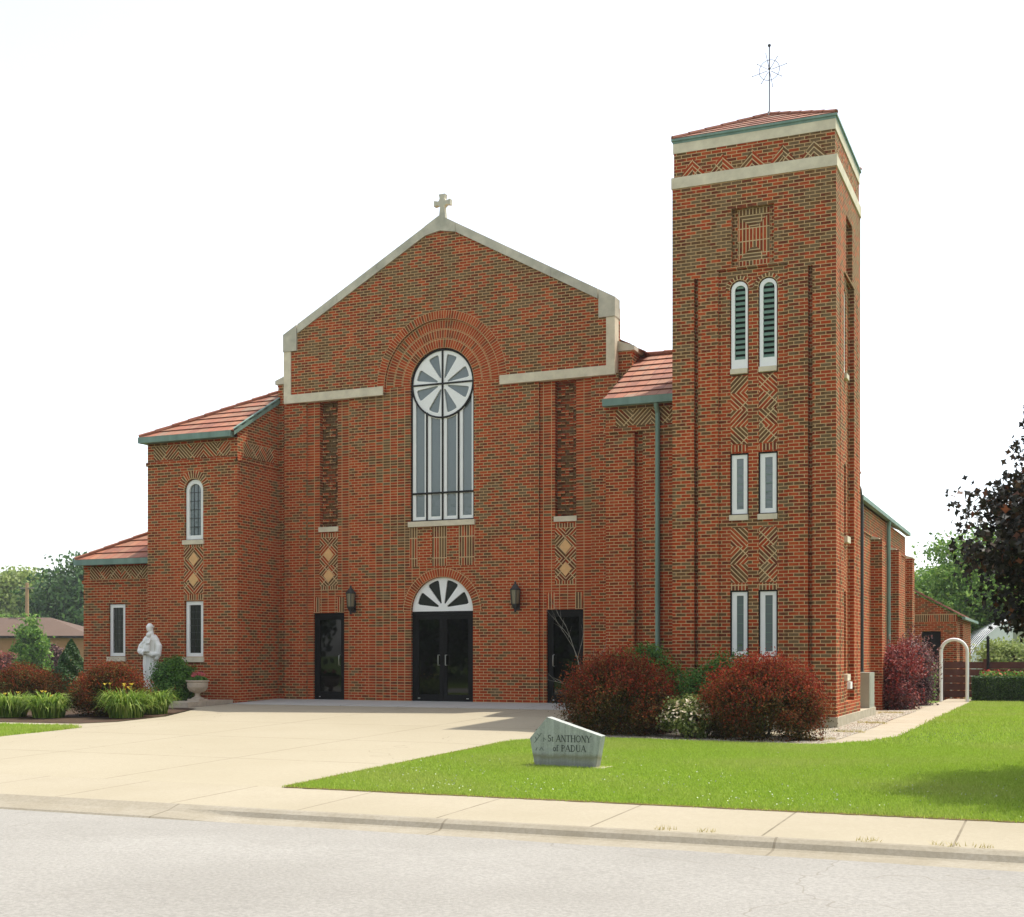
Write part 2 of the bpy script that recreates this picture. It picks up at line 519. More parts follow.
    def lathe(s, prof, c, mat, n=20):
        base = len(s.v)
        for r, z in prof:
            s.v += [(c[0] + r * cos(2 * pi * k / n), c[1] + r * sin(2 * pi * k / n), c[2] + z) for k in range(n)]
        for i in range(len(prof) - 1):
            for k in range(n):
                k2 = (k + 1) % n
                s.f.append((base + i * n + k, base + i * n + k2, base + (i + 1) * n + k2, base + (i + 1) * n + k))
                s.u.append([(k / n, i), (k / n, i), (k / n, i), (k / n, i)])
                s.m.append(s.mi(mat))
        return s
    def build(s, name, parent=None, smooth=False, weld=False):
        me = bpy.data.meshes.new(name)
        off = Vector((0, 0, 0))
        if parent is not None:
            q = parent
            while q is not None:
                off += q.location
                q = q.parent
        me.from_pydata([tuple(Vector(v) - off) for v in s.v], [], s.f)
        for mt in s.mats:
            me.materials.append(M[mt])
        ul = me.uv_layers.new(name='UVMap')
        flat = [c for f in s.u for p in f for c in p]
        ul.data.foreach_set('uv', flat)
        me.polygons.foreach_set('material_index', s.m)
        if smooth:
            me.polygons.foreach_set('use_smooth', [True] * len(me.polygons))
        if weld:
            bm = bmesh.new()
            bm.from_mesh(me)
            bmesh.ops.remove_doubles(bm, verts=bm.verts, dist=.0005)
            bmesh.ops.recalc_face_normals(bm, faces=bm.faces)
            bm.to_mesh(me)
            bm.free()
        me.update()
        o = bpy.data.objects.new(name, me)
        COL.objects.link(o)
        if parent is not None:
            o.parent = parent
        return o

def islands(mb, name, parent=None):
    """link every separate piece of a builder as an object of its own"""
    key, par = {}, list(range(len(mb.f)))
    def find(i):
        while par[i] != i:
            par[i] = par[par[i]]
            i = par[i]
        return i
    for fi, f in enumerate(mb.f):
        for vi in f:
            k = tuple(round(c, 3) for c in mb.v[vi])
            if k in key:
                par[find(fi)] = find(key[k])
            else:
                key[k] = fi
    gr = {}
    for fi in range(len(mb.f)):
        gr.setdefault(find(fi), []).append(fi)
    out = []
    for fs in gr.values():
        n = MB()
        for fi in fs:
            n.face([mb.v[v] for v in mb.f[fi]], mb.mats[mb.m[fi]], mb.u[fi])
        out.append(n.build(name, parent))
    return out

def tag(o, label=None, cat=None, group=None, kind=None):
    if label: o['label'] = label
    if cat: o['category'] = cat
    if group: o['group'] = group
    if kind: o['kind'] = kind
    return o
def thing(name, label, cat, loc=(0, 0, 0), group=None):
    o = bpy.data.objects.new(name, None)
    o.empty_display_size = .2
    COL.objects.link(o)
    o.location = loc
    return tag(o, label, cat, group)
def copy_tree(o, parent=None):
    c = o.copy()
    COL.objects.link(c)
    c.parent = parent
    for ch in [k for k in bpy.data.objects if k.parent == o]:
        copy_tree(ch, c)
    return c
def rect(a, b, c, d):
    return [(a, c), (b, c), (b, d), (a, d)]
def archp(a, b, c, zs, n=16):
    r = (b - a) / 2
    m = (a + b) / 2
    return [(a, c), (b, c)] + [(m + r * cos(pi * i / n), zs + r * sin(pi * i / n)) for i in range(n + 1)]

# ------------------------------------------------------------------ terrain
def sm(a, b, x):
    t = min(1, max(0, (x - a) / (b - a)))
    return t * t * (3 - 2 * t)
def terr(x, y):
    yy = max(-16, min(y, 0))
    zl = -.02 + .0213 * yy
    zr = -.36 + .008 * (yy + 16) - .004 * max(0, min(y, 20))
    k = sm(5, 8, x)
    return zl * (1 - k) + zr * k
YK = -17.35        # back of kerb
def zwalk(x, y):
    return terr(x, -16) - .02 * (-16 - y)
def sheet(name, poly, mat, off=0.0, step=.8, zf=terr, extra=None):
    """a ground surface following the terrain inside a polygon"""
    bd = []
    for i in range(len(poly)):
        a, b = poly[i], poly[(i + 1) % len(poly)]
        n = max(1, int(hypot(b[0] - a[0], b[1] - a[1]) / step))
        for k in range(n):
            bd.append((a[0] + (b[0] - a[0]) * k / n, a[1] + (b[1] - a[1]) * k / n))
    xs = [p[0] for p in poly]; ys = [p[1] for p in poly]
    pts = list(bd)
    x = min(xs) + step * .53
    while x < max(xs):
        y = min(ys) + step * .47
        while y < max(ys):
            pts.append((x, y))
            y += step
        x += step
    nb = len(bd)
    res = delaunay_2d_cdt([Vector(p) for p in pts], [(i, (i + 1) % nb) for i in range(nb)], [], 1, 1e-5)
    vs_, fs_ = res[0], res[2]
    me = bpy.data.meshes.new(name)
    me.from_pydata([(v.x, v.y, zf(v.x, v.y) + off) for v in vs_], [], [tuple(f) for f in fs_])
    me.materials.append(M[mat])
    me.update()
    o = bpy.data.objects.new(name, me)
    COL.objects.link(o)
    return tag(o, kind='structure')

def base_z(x, y):
    if y < YK - .1:
        return -.62
    return terr(x, y) - .07
gx = [-1500, -600, -250, -120, -70, -45, -30, -22, -16] + [i * 1.0 for i in range(-12, 26)] + [30, 40, 60, 100, 200, 500, 1500]
gy = [-1500, -500, -200, -100, -60, -40, -30, -22, -18, -17.6, -17.4] + [-17 + i for i in range(0, 42)] + [30, 40, 60, 90, 150, 300, 700, 1500]
vv = [(x, y, base_z(x, y)) for y in gy for x in gx]
nx_ = len(gx)
ff = [(j * nx_ + i, j * nx_ + i + 1, (j + 1) * nx_ + i + 1, (j + 1) * nx_ + i) for j in range(len(gy) - 1) for i in range(nx_ - 1)]
me = bpy.data.meshes.new('ground')
me.from_pydata(vv, [], ff)
me.materials.append(M['farturf'])
g = bpy.data.objects.new('ground', me)
COL.objects.link(g)
tag(g, kind='structure')

XD0, XD1 = -2.8, 5.85   # driveway sides
sheet('driveway', [(XD1, -15.8), (XD1, -9.4), (6.3, -8.35), (6.3, -8.1), (5.4, -7.2), (5.1, -5.5), (5.1, -2.0), (-4.78, -2.0), (-4.75, -3.6), (-4.3, -3.9), (-3.3, -6.3), (-3.2, -7.9),
                   (-3.6, -8.5), (-5.5, -8.65), (-60, -8.9), (-60, -9.05), (-5.0, -9.05), (-3.3, -9.0), (-2.85, -9.3), (XD0, -10), (XD0, -15.8)], 'drive')
mb = MB()
for i in range(24):
    x0, x1 = -4.79 + 9.9 * i / 24, -4.79 + 9.9 * (i + 1) / 24
    mb.face([(x0, -2.0, -.053), (x1, -2.0, -.053), (x1, .3, .003), (x0, .3, .003)], 'stoop')
    mb.face([(x0, -2.0, -.053), (x1, -2.0, -.053), (x1, -2.0, -.1), (x0, -2.0, -.1)], 'stoop')
tag(mb.build('entrance_slab'), kind='structure')
sheet('sidewalk', [(-60, YK), (60, YK), (60, -15.8), (-60, -15.8)], 'walk', .0, 1.5, zf=lambda x, y: zwalk(x, y))
# rolled kerb and gutter, dropped at the driveway
prof = [(-17.35, 0), (-17.40, -.004), (-17.46, -.03), (-17.50, -.075), (-17.54, -.088), (-17.8, -.094), (-17.84, -.12)]
mb = MB()
xs_ = [-60 + i * 1.0 for i in range(50)] + [-10 + i * .25 for i in range(120)] + [20 + i for i in range(41)]
def kprof(x):
    k = sm(5.6, 6.6, x) + 1 - sm(-4.2, -3.2, x)
    out = []
    z0 = zwalk(x, YK)
    for (y, dz) in prof:
        full = dz
        flat = -.075 * min(1, (-17.35 - y) / .3) - (.03 if dz < -.1 else 0)
        out.append((y, z0 + full * k + flat * (1 - k)))
    return out
for i in range(len(xs_) - 1):
    a, b = kprof(xs_[i]), kprof(xs_[i + 1])
    for j in range(len(prof) - 1):
        mb.face([(xs_[i], a[j][0], a[j][1]), (xs_[i + 1], b[j][0], b[j][1]), (xs_[i + 1], b[j + 1][0], b[j + 1][1]), (xs_[i], a[j + 1][0], a[j + 1][1])], 'kerb')
tag(mb.build('kerb', weld=True, smooth=False), kind='structure')
ZR = zwalk(8, YK) - .092
def road_z(x, y):
    t = (y + 22.5) / 4.7
    return ZR - .004 + .06 * (1 - t * t)
def road_edge(x):
    return -17.79 + .012 * sin(x * 1.7) + .015 * sin(x * 4.1 + 1)
rp = [(-120, -27.2), (120, -27.2)] + [(120 - i * .5, road_edge(120 - i * .5)) for i in range(481)]
sheet('road', rp, 'road', .003, 1.2, zf=lambda x, y: road_z(x, max(y, -27.2)))
sheet('far_kerb', [(-120, -27.9), (120, -27.9), (120, -27.2), (-120, -27.2)], 'kerb', 0, 2, zf=lambda x, y: ZR + .01)

LAWN_R = [(XD1, -15.8), (16.2, -15.8), (16.2, 14), (11.42, 14), (11.42, 8), (11.42, -.6), (11.3, -5.2), (11.0, -6.6), (10.4, -7.5), (9.3, -7.62), (8.4, -7.45), (7.5, -7.4), (6.6, -7.95), (6.3, -8.3), (XD1, -9.3)]
sheet('lawn', LAWN_R, 'turf', .0, .8)
LAWN_L = [(-60, -15.8), (XD0, -15.8), (XD0, -10), (-2.85, -9.35), (-3.2, -9.05), (-5, -9.06), (-60, -9.06)]
sheet('lawn', LAWN_L, 'turf', .0, .8)
sheet('gravel_bed', [(6.3, -8.2), (6.6, -7.85), (7.5, -7.3), (8.4, -7.35), (9.3, -7.52), (10.3, -7.4), (10.5, -6.6), (10.6, -3), (10.66, 2), (10.5, 11.5), (9.4, 11.5), (9.4, -.2), (5.2, -.2), (5.2, -5.5), (5.5, -7.15)], 'gravel_bed', .0, .6)
sheet('path', [(7.5, -7.35), (8.4, -7.4), (9.3, -7.57), (10.4, -7.45), (11.0, -6.55), (11.3, -5.1), (11.4, -.6), (11.4, 16), (10.5, 16), (10.5, 11.5), (10.66, 2), (10.6, -3), (10.45, -6.5), (10.1, -7.1), (9.2, -7.3), (8.4, -7.2)], 'path', .004, .6)
sheet('planting_bed', [(-60, -8.5), (-5.5, -8.55), (-3.7, -8.4), (-3.3, -7.85), (-3.4, -6.3), (-4.4, -3.9), (-4.85, -3.6), (-4.85, -.1), (-60, -.1)], 'mulch', .0, 1.0)

# ------------------------------------------------------------------ haze
mb_h = bpy.data.meshes.new('haze')
hx, hy0_, hy1_, hz0_, hz1_ = 190, -90, 210, -1.7, 16
hv = [(x, y, z) for z in (hz0_, hz1_) for y in (hy0_, hy1_) for x in (-hx, hx)]
mb_h.from_pydata(hv, [], [(0, 1, 3, 2), (4, 6, 7, 5), (0, 4, 5, 1), (2, 3, 7, 6), (0, 2, 6, 4), (1, 5, 7, 3)])
bmh = bmesh.new(); bmh.from_mesh(mb_h); bmesh.ops.recalc_face_normals(bmh, faces=bmh.faces); bmh.to_mesh(mb_h); bmh.free()
hm = bpy.data.materials.new('haze')
hm.use_nodes = True
hm.node_tree.nodes.clear()
h_out = hm.node_tree.nodes.new('ShaderNodeOutputMaterial')
h_vol = hm.node_tree.nodes.new('ShaderNodeVolumePrincipled')
h_vol.inputs['Color'].default_value = (.93, .96, 1, 1)
h_vol.inputs['Density'].default_value = .00035
h_vol.inputs['Anisotropy'].default_value = .3
hm.node_tree.links.new(h_vol.outputs[0], h_out.inputs['Volume'])
mb_h.materials.append(hm)
hz_o = bpy.data.objects.new('haze', mb_h)
COL.objects.link(hz_o)
hz_o['kind'] = 'stuff'
hz_o['label'] = 'thin pale summer haze'
hz_o['category'] = 'haze'

# ------------------------------------------------------------------ the church
church = thing('church', 'brown and red brick church with stone trimmed gable, round-headed window and square bell tower', 'church')
FY = .012          # lower facade plane; the gable block stands a little proud
GY = -.06
F0, FL = front(GY), front(FY)

def rot45(s=1):
    return lambda u, v: ((u + s * v) * .7071, (v - s * u) * .7071)

# lower facade wall
RW = 3.86
niches = (-3.235, 3.2)
win_hole = archp(-.86, .86, 4.40, 7.755, 28)
door_hole = archp(-.84, .84, -.001, 2.19, 24)
mb = MB()
wall_out = [(-4.52, -.6), (4.52, -.6), (4.52, 9.2), (-4.52, 9.2)]
recL = rect(-3.86, -2.59, -.3, 7.62)
recR = rect(2.55, 3.86, -.3, 7.62)
door_hole2 = archp(-.84, .84, -.3, 2.19, 24)
# zones of stacked bond beside the central bay, running bond outside them
def zone(x0, x1, z0, z1, mat, holes=[]):
    mb.plate(FL, rect(x0, x1, z0, z1), holes, 0, .25, mat)
zone(-4.52, -3.86, -.6, 7.62, 'brick')
zone(-2.59, -2.03, -.6, 7.62, 'brick')
zone(2.03, 2.55, -.6, 7.62, 'brick')
zone(3.86, 4.52, -.6, 7.62, 'brick')
# central bay with door and window cut out
def arcpts(cx, cz, r, a0, a1, n):
    return [(cx + r * cos(a0 + (a1 - a0) * i / n), cz + r * sin(a0 + (a1 - a0) * i / n)) for i in range(n + 1)]
left_half = [(-2.03, -.6), (-.84, -.6), (-.84, 2.19)] + arcpts(0, 2.19, .84, pi, pi / 2, 14)[1:] + [(0, 4.40), (-.86, 4.40), (-.86, 7.755)] + arcpts(0, 7.755, .86, pi, pi / 2, 16)[1:] + [(0, 9.35), (-2.03, 9.35)]
right_half = [(-x, z) for x, z in left_half]
mb.plate(FL, left_half, [], 0, .25, 'brick_stack')
mb.plate(FL, right_half, [], 0, .25, 'brick')
mb.build('facade_wall', church)

# shallow side bays: recessed panel round the niche and side door
for nx, x0, x1, dx0, dx1 in ((-3.235, -3.86, -2.59, -3.69, -2.78), (3.2, 2.55, 3.86, 2.72, 3.64)):
    mb = MB()
    B = front(FY + .07)
    n0, n1 = nx - .265, nx + .265
    mb.plate(B, rect(x0, x1, -.3, 7.62), [rect(n0, n1, 4.386, 7.56), rect(dx0, dx1, -.29, 2.20)], 0, .22, 'brick_plain_stack')
    # niche back with projecting relief bricks
    C = front(FY + .23)
    mb.plate(C, rect(n0 - .02, n1 + .02, 4.3, 7.6), [], 0, .05, 'brick_dark')
    rows = int(3.17 / .0677)
    for r in range(rows):
        z = 4.386 + r * .0677
        ph = r % 10
        for k in range(5):
            xx = n0 + .015 + k * .1016
            m_ = abs(ph - 5)
            if (abs(abs(k - 2) * 2 - m_) <= 1 and ph % 2 == 0) or (k in (0, 4) and ph % 5 == 2) or (k == 2 and ph in (4, 5, 6) and r % 2):
                mb.box(xx, xx + .092, FY + .23 - .05, FY + .23, z + .006, z + .062, 'brick')
    mb.build('side_bay', church)
    p = MB()
    p.box(n0 - .02, n1 + .02, FY + .035, FY + .22, 4.26, 4.384, 'limestone')
    p.build('niche_sill', church)
    # diamond panel
    p = MB()
    D = front(FY + .065)
    pz0, pz1 = 2.80, 4.17
    zc = [3.145, 3.675]
    p.plate(D, rect(n0, n1, 4.11, 4.22), [], 0, .02, 'brick_mix', uvf=lambda u, v: (v - 4.11, u))
    p.plate(D, rect(n0, n1, 2.78, 2.88), [], 0, .02, 'brick_mix', uvf=lambda u, v: (v - 2.78, u))
    for c in (2.88, 3.41, 3.94):
        z1 = min(c + .53, 4.11)
        zz = c + .265
        for q, (sx_, sz_) in enumerate(((-1, -1), (1, -1), (-1, 1), (1, 1))):
            a, b = sorted((nx, nx + sx_ * .265))
            e, f_ = sorted((zz, zz + sz_ * .265))
            e, f_ = max(e, 2.88), min(f_, 4.11)
            if f_ - e < .02:
                continue
            sg = 1 if sx_ * sz_ > 0 else -1
            p.plate(D, rect(a, b, e, f_), [], 0, .02, 'brick_mix', uvf=rot45(-sg if True else sg))
    p.build('patterned_panel', church)
    for z in zc:
        q = MB()
        q.prism([(nx, z - .17), (nx + .15, z), (nx, z + .17), (nx - .15, z)], front(FY + .053), 0, .02, 'tanstone')
        q.build('diamond_tile', church)
    # lintel over side door
    p = MB()
    L = front(FY + .065)
    p.plate(L, rect(dx0, dx0 + .2, 2.21, 2.60), [], 0, .02, 'brick_mix', uvf=lambda u, v: (v - 2.21, u))
    p.plate(L, rect(dx1 - .2, dx1, 2.21, 2.60), [], 0, .02, 'brick_mix', uvf=lambda u, v: (v - 2.21, u))
    islands(p, 'door_lintel', church)
    # side door
    fr = MB()
    fr.plate(front(FY + .15), rect(dx0 + .003, dx1 - .003, -.01, 2.198), [rect(dx0 + .14, dx1 - .14, .2, 2.03)], 0, .08, 'bronze_door')
    fr.plate(front(FY + .13), rect(dx0 + .003, dx1 - .003, -.01, 2.198), [rect(dx0 + .06, dx1 - .06, .02, 2.13)], 0, .05, 'bronze_door')
    d = fr.build('side_door', church)
    pn = MB(); pn.plate(front(FY + .18), rect(dx0 + .1, dx1 - .1, .15, 2.08), [], 0, .02, 'glass_dark'); pn.build('pane', d)
    hx = dx1 - .16 if nx < 0 else dx0 + .16
    h = MB(); h.tube([(hx, FY + .15, .86), (hx, FY + .08, .88), (hx, FY + .07, 1.0), (hx, FY + .08, 1.12), (hx, FY + .15, 1.14)], .011, 'steel'); h.build('handle', d)
    w = MB(); w.box(dx0 + .13, dx0 + .16, FY + .14, FY + .15, .06, .075, 'white'); w.build('door_stop', d)

# decorative brick between window and door
p = MB()
W2 = front(FY - .004)
segs = [(-.88, -.66, 1), (-.66, -.26, 0), (-.26, .14, 1), (.14, .46, 0), (.46, .88, 1)]
for a, b, vert in segs:
    bot = 3.30
    p.plate(W2, rect(a, b, bot, 4.27), [], 0, .02, 'brick_red' if not vert else 'brick_mix', uvf=(lambda u, v: (v, u)) if vert else None)
p.build('brickwork_panel', church)
# ring arch over the main door
p = MB()
p.ring(front(FY - .012), 0, 2.19, .845, 1.075, 0, pi, 0, .03, 'brick_plain_stack', 48)
p.build('door_arch', church)
p = MB()
for r0, r1 in ((.865, 1.09), (1.095, 1.32), (1.325, 1.56)):
    p.ring(front(FY - .008), 0, 7.755, r0, r1 - .002, 0, pi, 0, .03, 'brick_plain_stack', 60)
p.build('window_arch', church)

# gable block
mb = MB()
zs = 7.755
gl = [(-4.46, 7.60), (-1.55, 7.60), (-1.55, zs)] + arcpts(0, zs, 1.55, pi, pi / 2, 24)[1:] + [(0, 11.66), (-4.46, 9.17)]
mb.plate(F0, gl, [], 0, .4, 'brick_gable')
mb.plate(F0, [(-x, z) for x, z in gl], [], 0, .4, 'brick_gable')
mb.build('gable_wall', church)
mb = MB()
mb.ring(front(GY - .006), 0, zs, 1.552, 1.755, 0, pi, 0, .05, 'brick_plain_stack', 60)
mb.build('outer_arch', church)
# stone trim
mb = MB()
for s_ in (-1, 1):
    X = lambda a: a * s_
    pol = [(X(4.47), 7.575), (X(1.58), 7.575), (X(1.58), 7.79), (X(4.26), 7.79), (X(4.26), 8.90), (X(4.47), 8.90)]
    mb.plate(front(GY - .03), pol, [], 0, .28, 'limestone', back=False)
islands(mb, 'string_course', church)
for s_ in (-1, 1):
    mb = MB()
    X = lambda a: a * s_
    cuts = [(4.48, 4.06), (4.06, 2.9), (2.9, 1.75), (1.75, .42), (.42, 0)]
    ln = lambda x, dz: 11.82 - .553 * x + dz
    for i, (a, b) in enumerate(cuts):
        g_ = .006 if i else 0
        if i == 0:
            pol = [(X(4.48), 8.904), (X(4.08), 8.904), (X(4.08), ln(4.08, 0)), (X(4.48), ln(4.48, 0))]
        elif i == 4:
            pol = [(X(a - g_), ln(a, -.225)), (X(0), ln(0, -.38)), (X(0), ln(0, 0)), (X(a - g_), ln(a - g_, 0))]
        else:
            pol = [(X(a - g_), ln(a, -.225)), (X(b), ln(b, -.225)), (X(b), ln(b, 0)), (X(a - g_), ln(a - g_, 0))]
        mb.plate(front(GY - .04 - (.01 if i in (0, 4) else 0)), pol, [], 0, .36, 'coping', back=True)
    mb.build('gable_coping', church)
# cross
mb = MB()
cr = [(-.09, 11.72), (.09, 11.72), (.055, 12.06), (.11, 12.11), (.22, 12.09), (.22, 12.23), (.1, 12.2), (.065, 12.26), (.085, 12.37), (-.085, 12.37), (-.065, 12.26), (-.1, 12.2), (-.22, 12.23), (-.22, 12.09), (-.11, 12.11), (-.055, 12.06)]
mb.plate(front(.02), cr, [], 0, .13, 'coping', back=True)
mb.build('stone_cross', church)

# shoulders and nave body
mb = MB()
for s_ in (-1, 1):
    a, b = sorted((s_ * 4.45, s_ * 4.80))
    mb.box(a, b, .16, .9, -.6, 8.14, 'brick')
mb.box(-4.78, 4.78, .45, 26, -.6, 8.0, 'brick')
mb.plate(front(.42), [(-4.3, 7.9), (4.3, 7.9), (4.3, 9.0), (0, 11.4), (-4.3, 9.0)], [], 0, .1, 'brick_gable')
mb.build('nave_wall', church)
mb = MB()
for s_ in (-1, 1):
    a, b = sorted((s_ * 4.42, s_ * 4.87))
    pol = [(s_ * 4.42, 8.142), (s_ * 4.87, 8.142), (s_ * 4.87, 8.24), (s_ * 4.42, 8.40)]
    mb.plate(front(.12), pol, [], 0, .85, 'coping', back=True)
islands(mb, 'shoulder_cap', church)

def roof_plane(mb, p0, p1, q0, q1, course=.38, lift=.032):
    """stepped clay tile courses from eave p0-p1 up to q0-q1"""
    p0, p1, q0, q1 = map(Vector, (p0, p1, q0, q1))
    up = ((q0 + q1) / 2 - (p0 + p1) / 2)
    al = (p1 - p0).normalized()
    upn = (up - al * up.dot(al))
    H = upn.length
    upn.normalize()
    nrm = al.cross(upn).normalized()
    if nrm.z < 0:
        nrm = -nrm
    n = max(1, int(round(H / course)))
    for i in range(n):
        t0, t1 = i / n, (i + 1) / n
        a, b = p0.lerp(q0, t0), p1.lerp(q1, t0)
        c, d = p1.lerp(q1, t1), p0.lerp(q0, t1)
        al_, bl_ = a + nrm * lift, b + nrm * lift
        jit = random.random() * .1
        U = lambda p: ((p - p0).dot(al) + jit + i * .12 + 50, 0)
        v0, v1 = i * .38 + .01, (i + 1) * .38 - .01
        if (d - c).length < 1e-4:
            mb.face([al_, bl_, c], 'tile', [(U(al_)[0], v0), (U(bl_)[0], v0), (U(c)[0], v1)])
        else:
            mb.face([al_, bl_, c + nrm * .004, d + nrm * .004], 'tile', [(U(al_)[0], v0), (U(bl_)[0], v0), (U(c)[0], v1), (U(d)[0], v1)])
        mb.face([a, b, bl_, al_], 'tile_edge')
        mb.face([a, al_, d], 'ridge')
        mb.face([b, bl_, c], 'ridge')

def ridge(mb, a, b, r=.06):
    a, b = Vector(a), Vector(b)
    n = max(2, int((b - a).length / .4))
    for i in range(n):
        p, q = a.lerp(b, i / n), a.lerp(b, (i + 1) / n)
        mb.tube([p, q], [r * 1.15, r * .9], 'ridge', 7)

def gutter(name, x0, x1, y0, y1, z0, z1, parent=church):
    mb = MB()
    mb.box(x0, x1, y0, y1, z0, z1, 'copper')
    o = mb.build(name, parent)
    return o

P_ = .56
# --- left wing: X -7.53..-4.79, front -1.65
WX0, WX1, WY = -7.53, -4.79, -1.65
FW = front(WY)
mb = MB()
mb.plate(FW, rect(WX0, WX1, -.6, 6.5), [rect(-6.39, -5.81, 1.08, 2.49), archp(-6.385, -5.815, 4.01, 5.262)], 0, .14, 'brick', rim=False)
mb.plate(side(WX1), [(WY, -.6), (.3, -.6), (.3, 7.80), (WY, 6.72)], [], 0, .1, 'brick', rim=False)
mb.box(WX0, WX0 + .1, WY + .02, 3.2, -.6, 6.5, 'brick')
mb.box(WX0 + .1, WX1 - .11, 3.1, 3.2, -.6, 6.5, 'brick')
# corbel course below the herringbone band
mb.box(WX0 - .03, WX1 + .03, WY - .035, WY + .02, 5.93, 6.02, 'brick_red')
mb.box(WX1 - .02, WX1 + .033, WY - .035, .16, 5.925, 6.015, 'brick_red')
mb.build('wing_wall', church)

def herring(Mf, u0, u1, v0, v1, sq=.36, name='herringbone_band', mat='brick_olive', parent=church, d=-.012):
    p = MB()
    n = max(1, int(round((u1 - u0) / sq)))
    w = (u1 - u0) / n
    for i in range(n):
        a, b = u0 + i * w, u0 + (i + 1) * w
        p.plate(Mf, rect(a, b, v0, v1), [], d, 0.004, mat, uvf=rot45(1 if i % 2 else -1))
    return p.build(name, parent)
herring(FW, -7.33, -5.0, 6.07, 6.42)
herring(side(WX1), WY + .25, -.08, 6.07, 6.42)

def window(Mf, outline, inner, parent, glassm='glass_lead', d=.09, grid=None, sill=None, name='window', border='white', edge=True):
    f = MB()
    if edge:
        big = outline
    f.plate(Mf, outline, [inner], d - .04, d + .02, border)
    o = f.build(name, parent)
    g_ = MB()
    g_.plate(Mf, inner, [], d + .005, d + .02, glassm)
    pane = g_.build('pane', o)
    if grid:
        u0 = min(p[0] for p in inner); u1 = max(p[0] for p in inner); v0 = min(p[1] for p in inner); v1 = max(p[1] for p in inner)
        l = MB()
        nu, nv = grid
        for i in range(1, nu):
            u = u0 + (u1 - u0) * i / nu
            l.plate(Mf, rect(u - .007, u + .007, v0, v1), [], d - .004, d + .006, 'darkiron')
        for j in range(1, nv):
            v = v0 + (v1 - v0) * j / nv
            l.plate(Mf, rect(u0, u1, v - .007, v + .007), [], d - .006, d + .006, 'darkiron')
        l.build('lead_grid', o)
    if sill:
        a, b, z0, z1 = sill
        q = MB()
        q.plate(Mf, rect(a, b, z0, z1), [], -.05, .12, 'limestone')
        q.build('sill', o)
    return o

def dark_edge(Mf, outline, hole, parent):
    return

def inset(a, b, c, d, t):
    return rect(a + t, b - t, c + t, d - t)
# wing windows
window(FW, archp(-6.36, -5.825, 4.03, 5.26), archp(-6.27, -5.915, 4.13, 5.25), church, 'glass_grey', grid=(3, 6), sill=(-6.42, -5.78, 3.90, 4.01))
window(FW, rect(-6.36, -5.825, 1.09, 2.475), inset(-6.36, -5.825, 1.09, 2.475, .09), church, 'glass_lead', grid=(3, 7), sill=(-6.42, -5.78, .955, 1.075))
p = MB()
p.ring(front(WY - .008), -6.1, 5.262, .29, .49, 0, pi, 0, .02, 'brick_mix', 24)
p.build('window_arch', church)
# diamond panel of the wing
p = MB()
D = front(WY - .006)
a0, a1 = -6.39, -5.81
am = -6.1
for c in (2.66, 3.24, ):
    for sx_ in (-1, 1):
        for sz_ in (-1, 1):
            a, b = sorted((am, am + sx_ * .29))
            e, f_ = sorted((c + .3, c + .3 + sz_ * .29))
            p.plate(D, rect(a, b, e, f_), [], 0, .02, 'brick_mix', uvf=rot45(-sx_ * sz_))
p.plate(D, rect(a0, a1, 3.83, 3.895), [], 0, .02, 'brick_mix', uvf=lambda u, v: (v, u))
p.plate(D, rect(a0, a1, 2.50, 2.65), [], 0, .02, 'brick_mix', uvf=lambda u, v: (v, u))
p.build('patterned_panel', church)
for z in (3.02, 3.53):
    q = MB()
    q.prism([(am, z - .17), (am + .15, z), (am, z + .17), (am - .15, z)], front(WY - .018), 0, .02, 'tanstone')
    q.build('diamond_tile', church)
# wing roof (hipped at its outer end)
ez = 6.62
e0, e1, ef = -7.62, -4.74, -1.86
yr = .75
rz = ez + P_ * (yr - ef)
mb = MB()
roof_plane(mb, (e0, ef, ez), (e1, ef, ez), (e0 + (yr - ef), yr, rz), (e1, yr, rz))
roof_plane(mb, (e0, yr + (yr - ef), ez), (e0, ef, ez), (e0 + (yr - ef), yr, rz), (e0 + (yr - ef), yr, rz))
ridge(mb, (e0, ef, ez + .03), (e0 + (yr - ef), yr, rz + .03))
mb.build('wing_roof', church)
mb = MB()
mb.box(e0, e1 - .08, ef - .06, ef + .1, ez - .13, ez + .015, 'copper')
mb.box(e0 - .02, e0 + .12, ef + .1, 3.3, ez - .12, ez + .01, 'copper')
mb.box(e0 + .05, e1 - .1, ef + .1, WY + .02, ez - .11, ez - .08, 'darkwood')
islands(mb, 'gutter', church)
mb = MB()   # rake flashing
a, b = Vector((e1, ef, ez)), Vector((e1, yr, rz))
mb.face([a + Vector((0, 0, -.1)), b + Vector((0, 0, -.1)), b + Vector((0, 0, .06)), a + Vector((0, 0, .06))], 'copper')
mb.face([a + Vector((-.05, 0, .065)), b + Vector((-.05, 0, .065)), b + Vector((0.01, 0, .06)), a + Vector((0.01, 0, .06))], 'copper')
mb.build('rake_flashing', church)

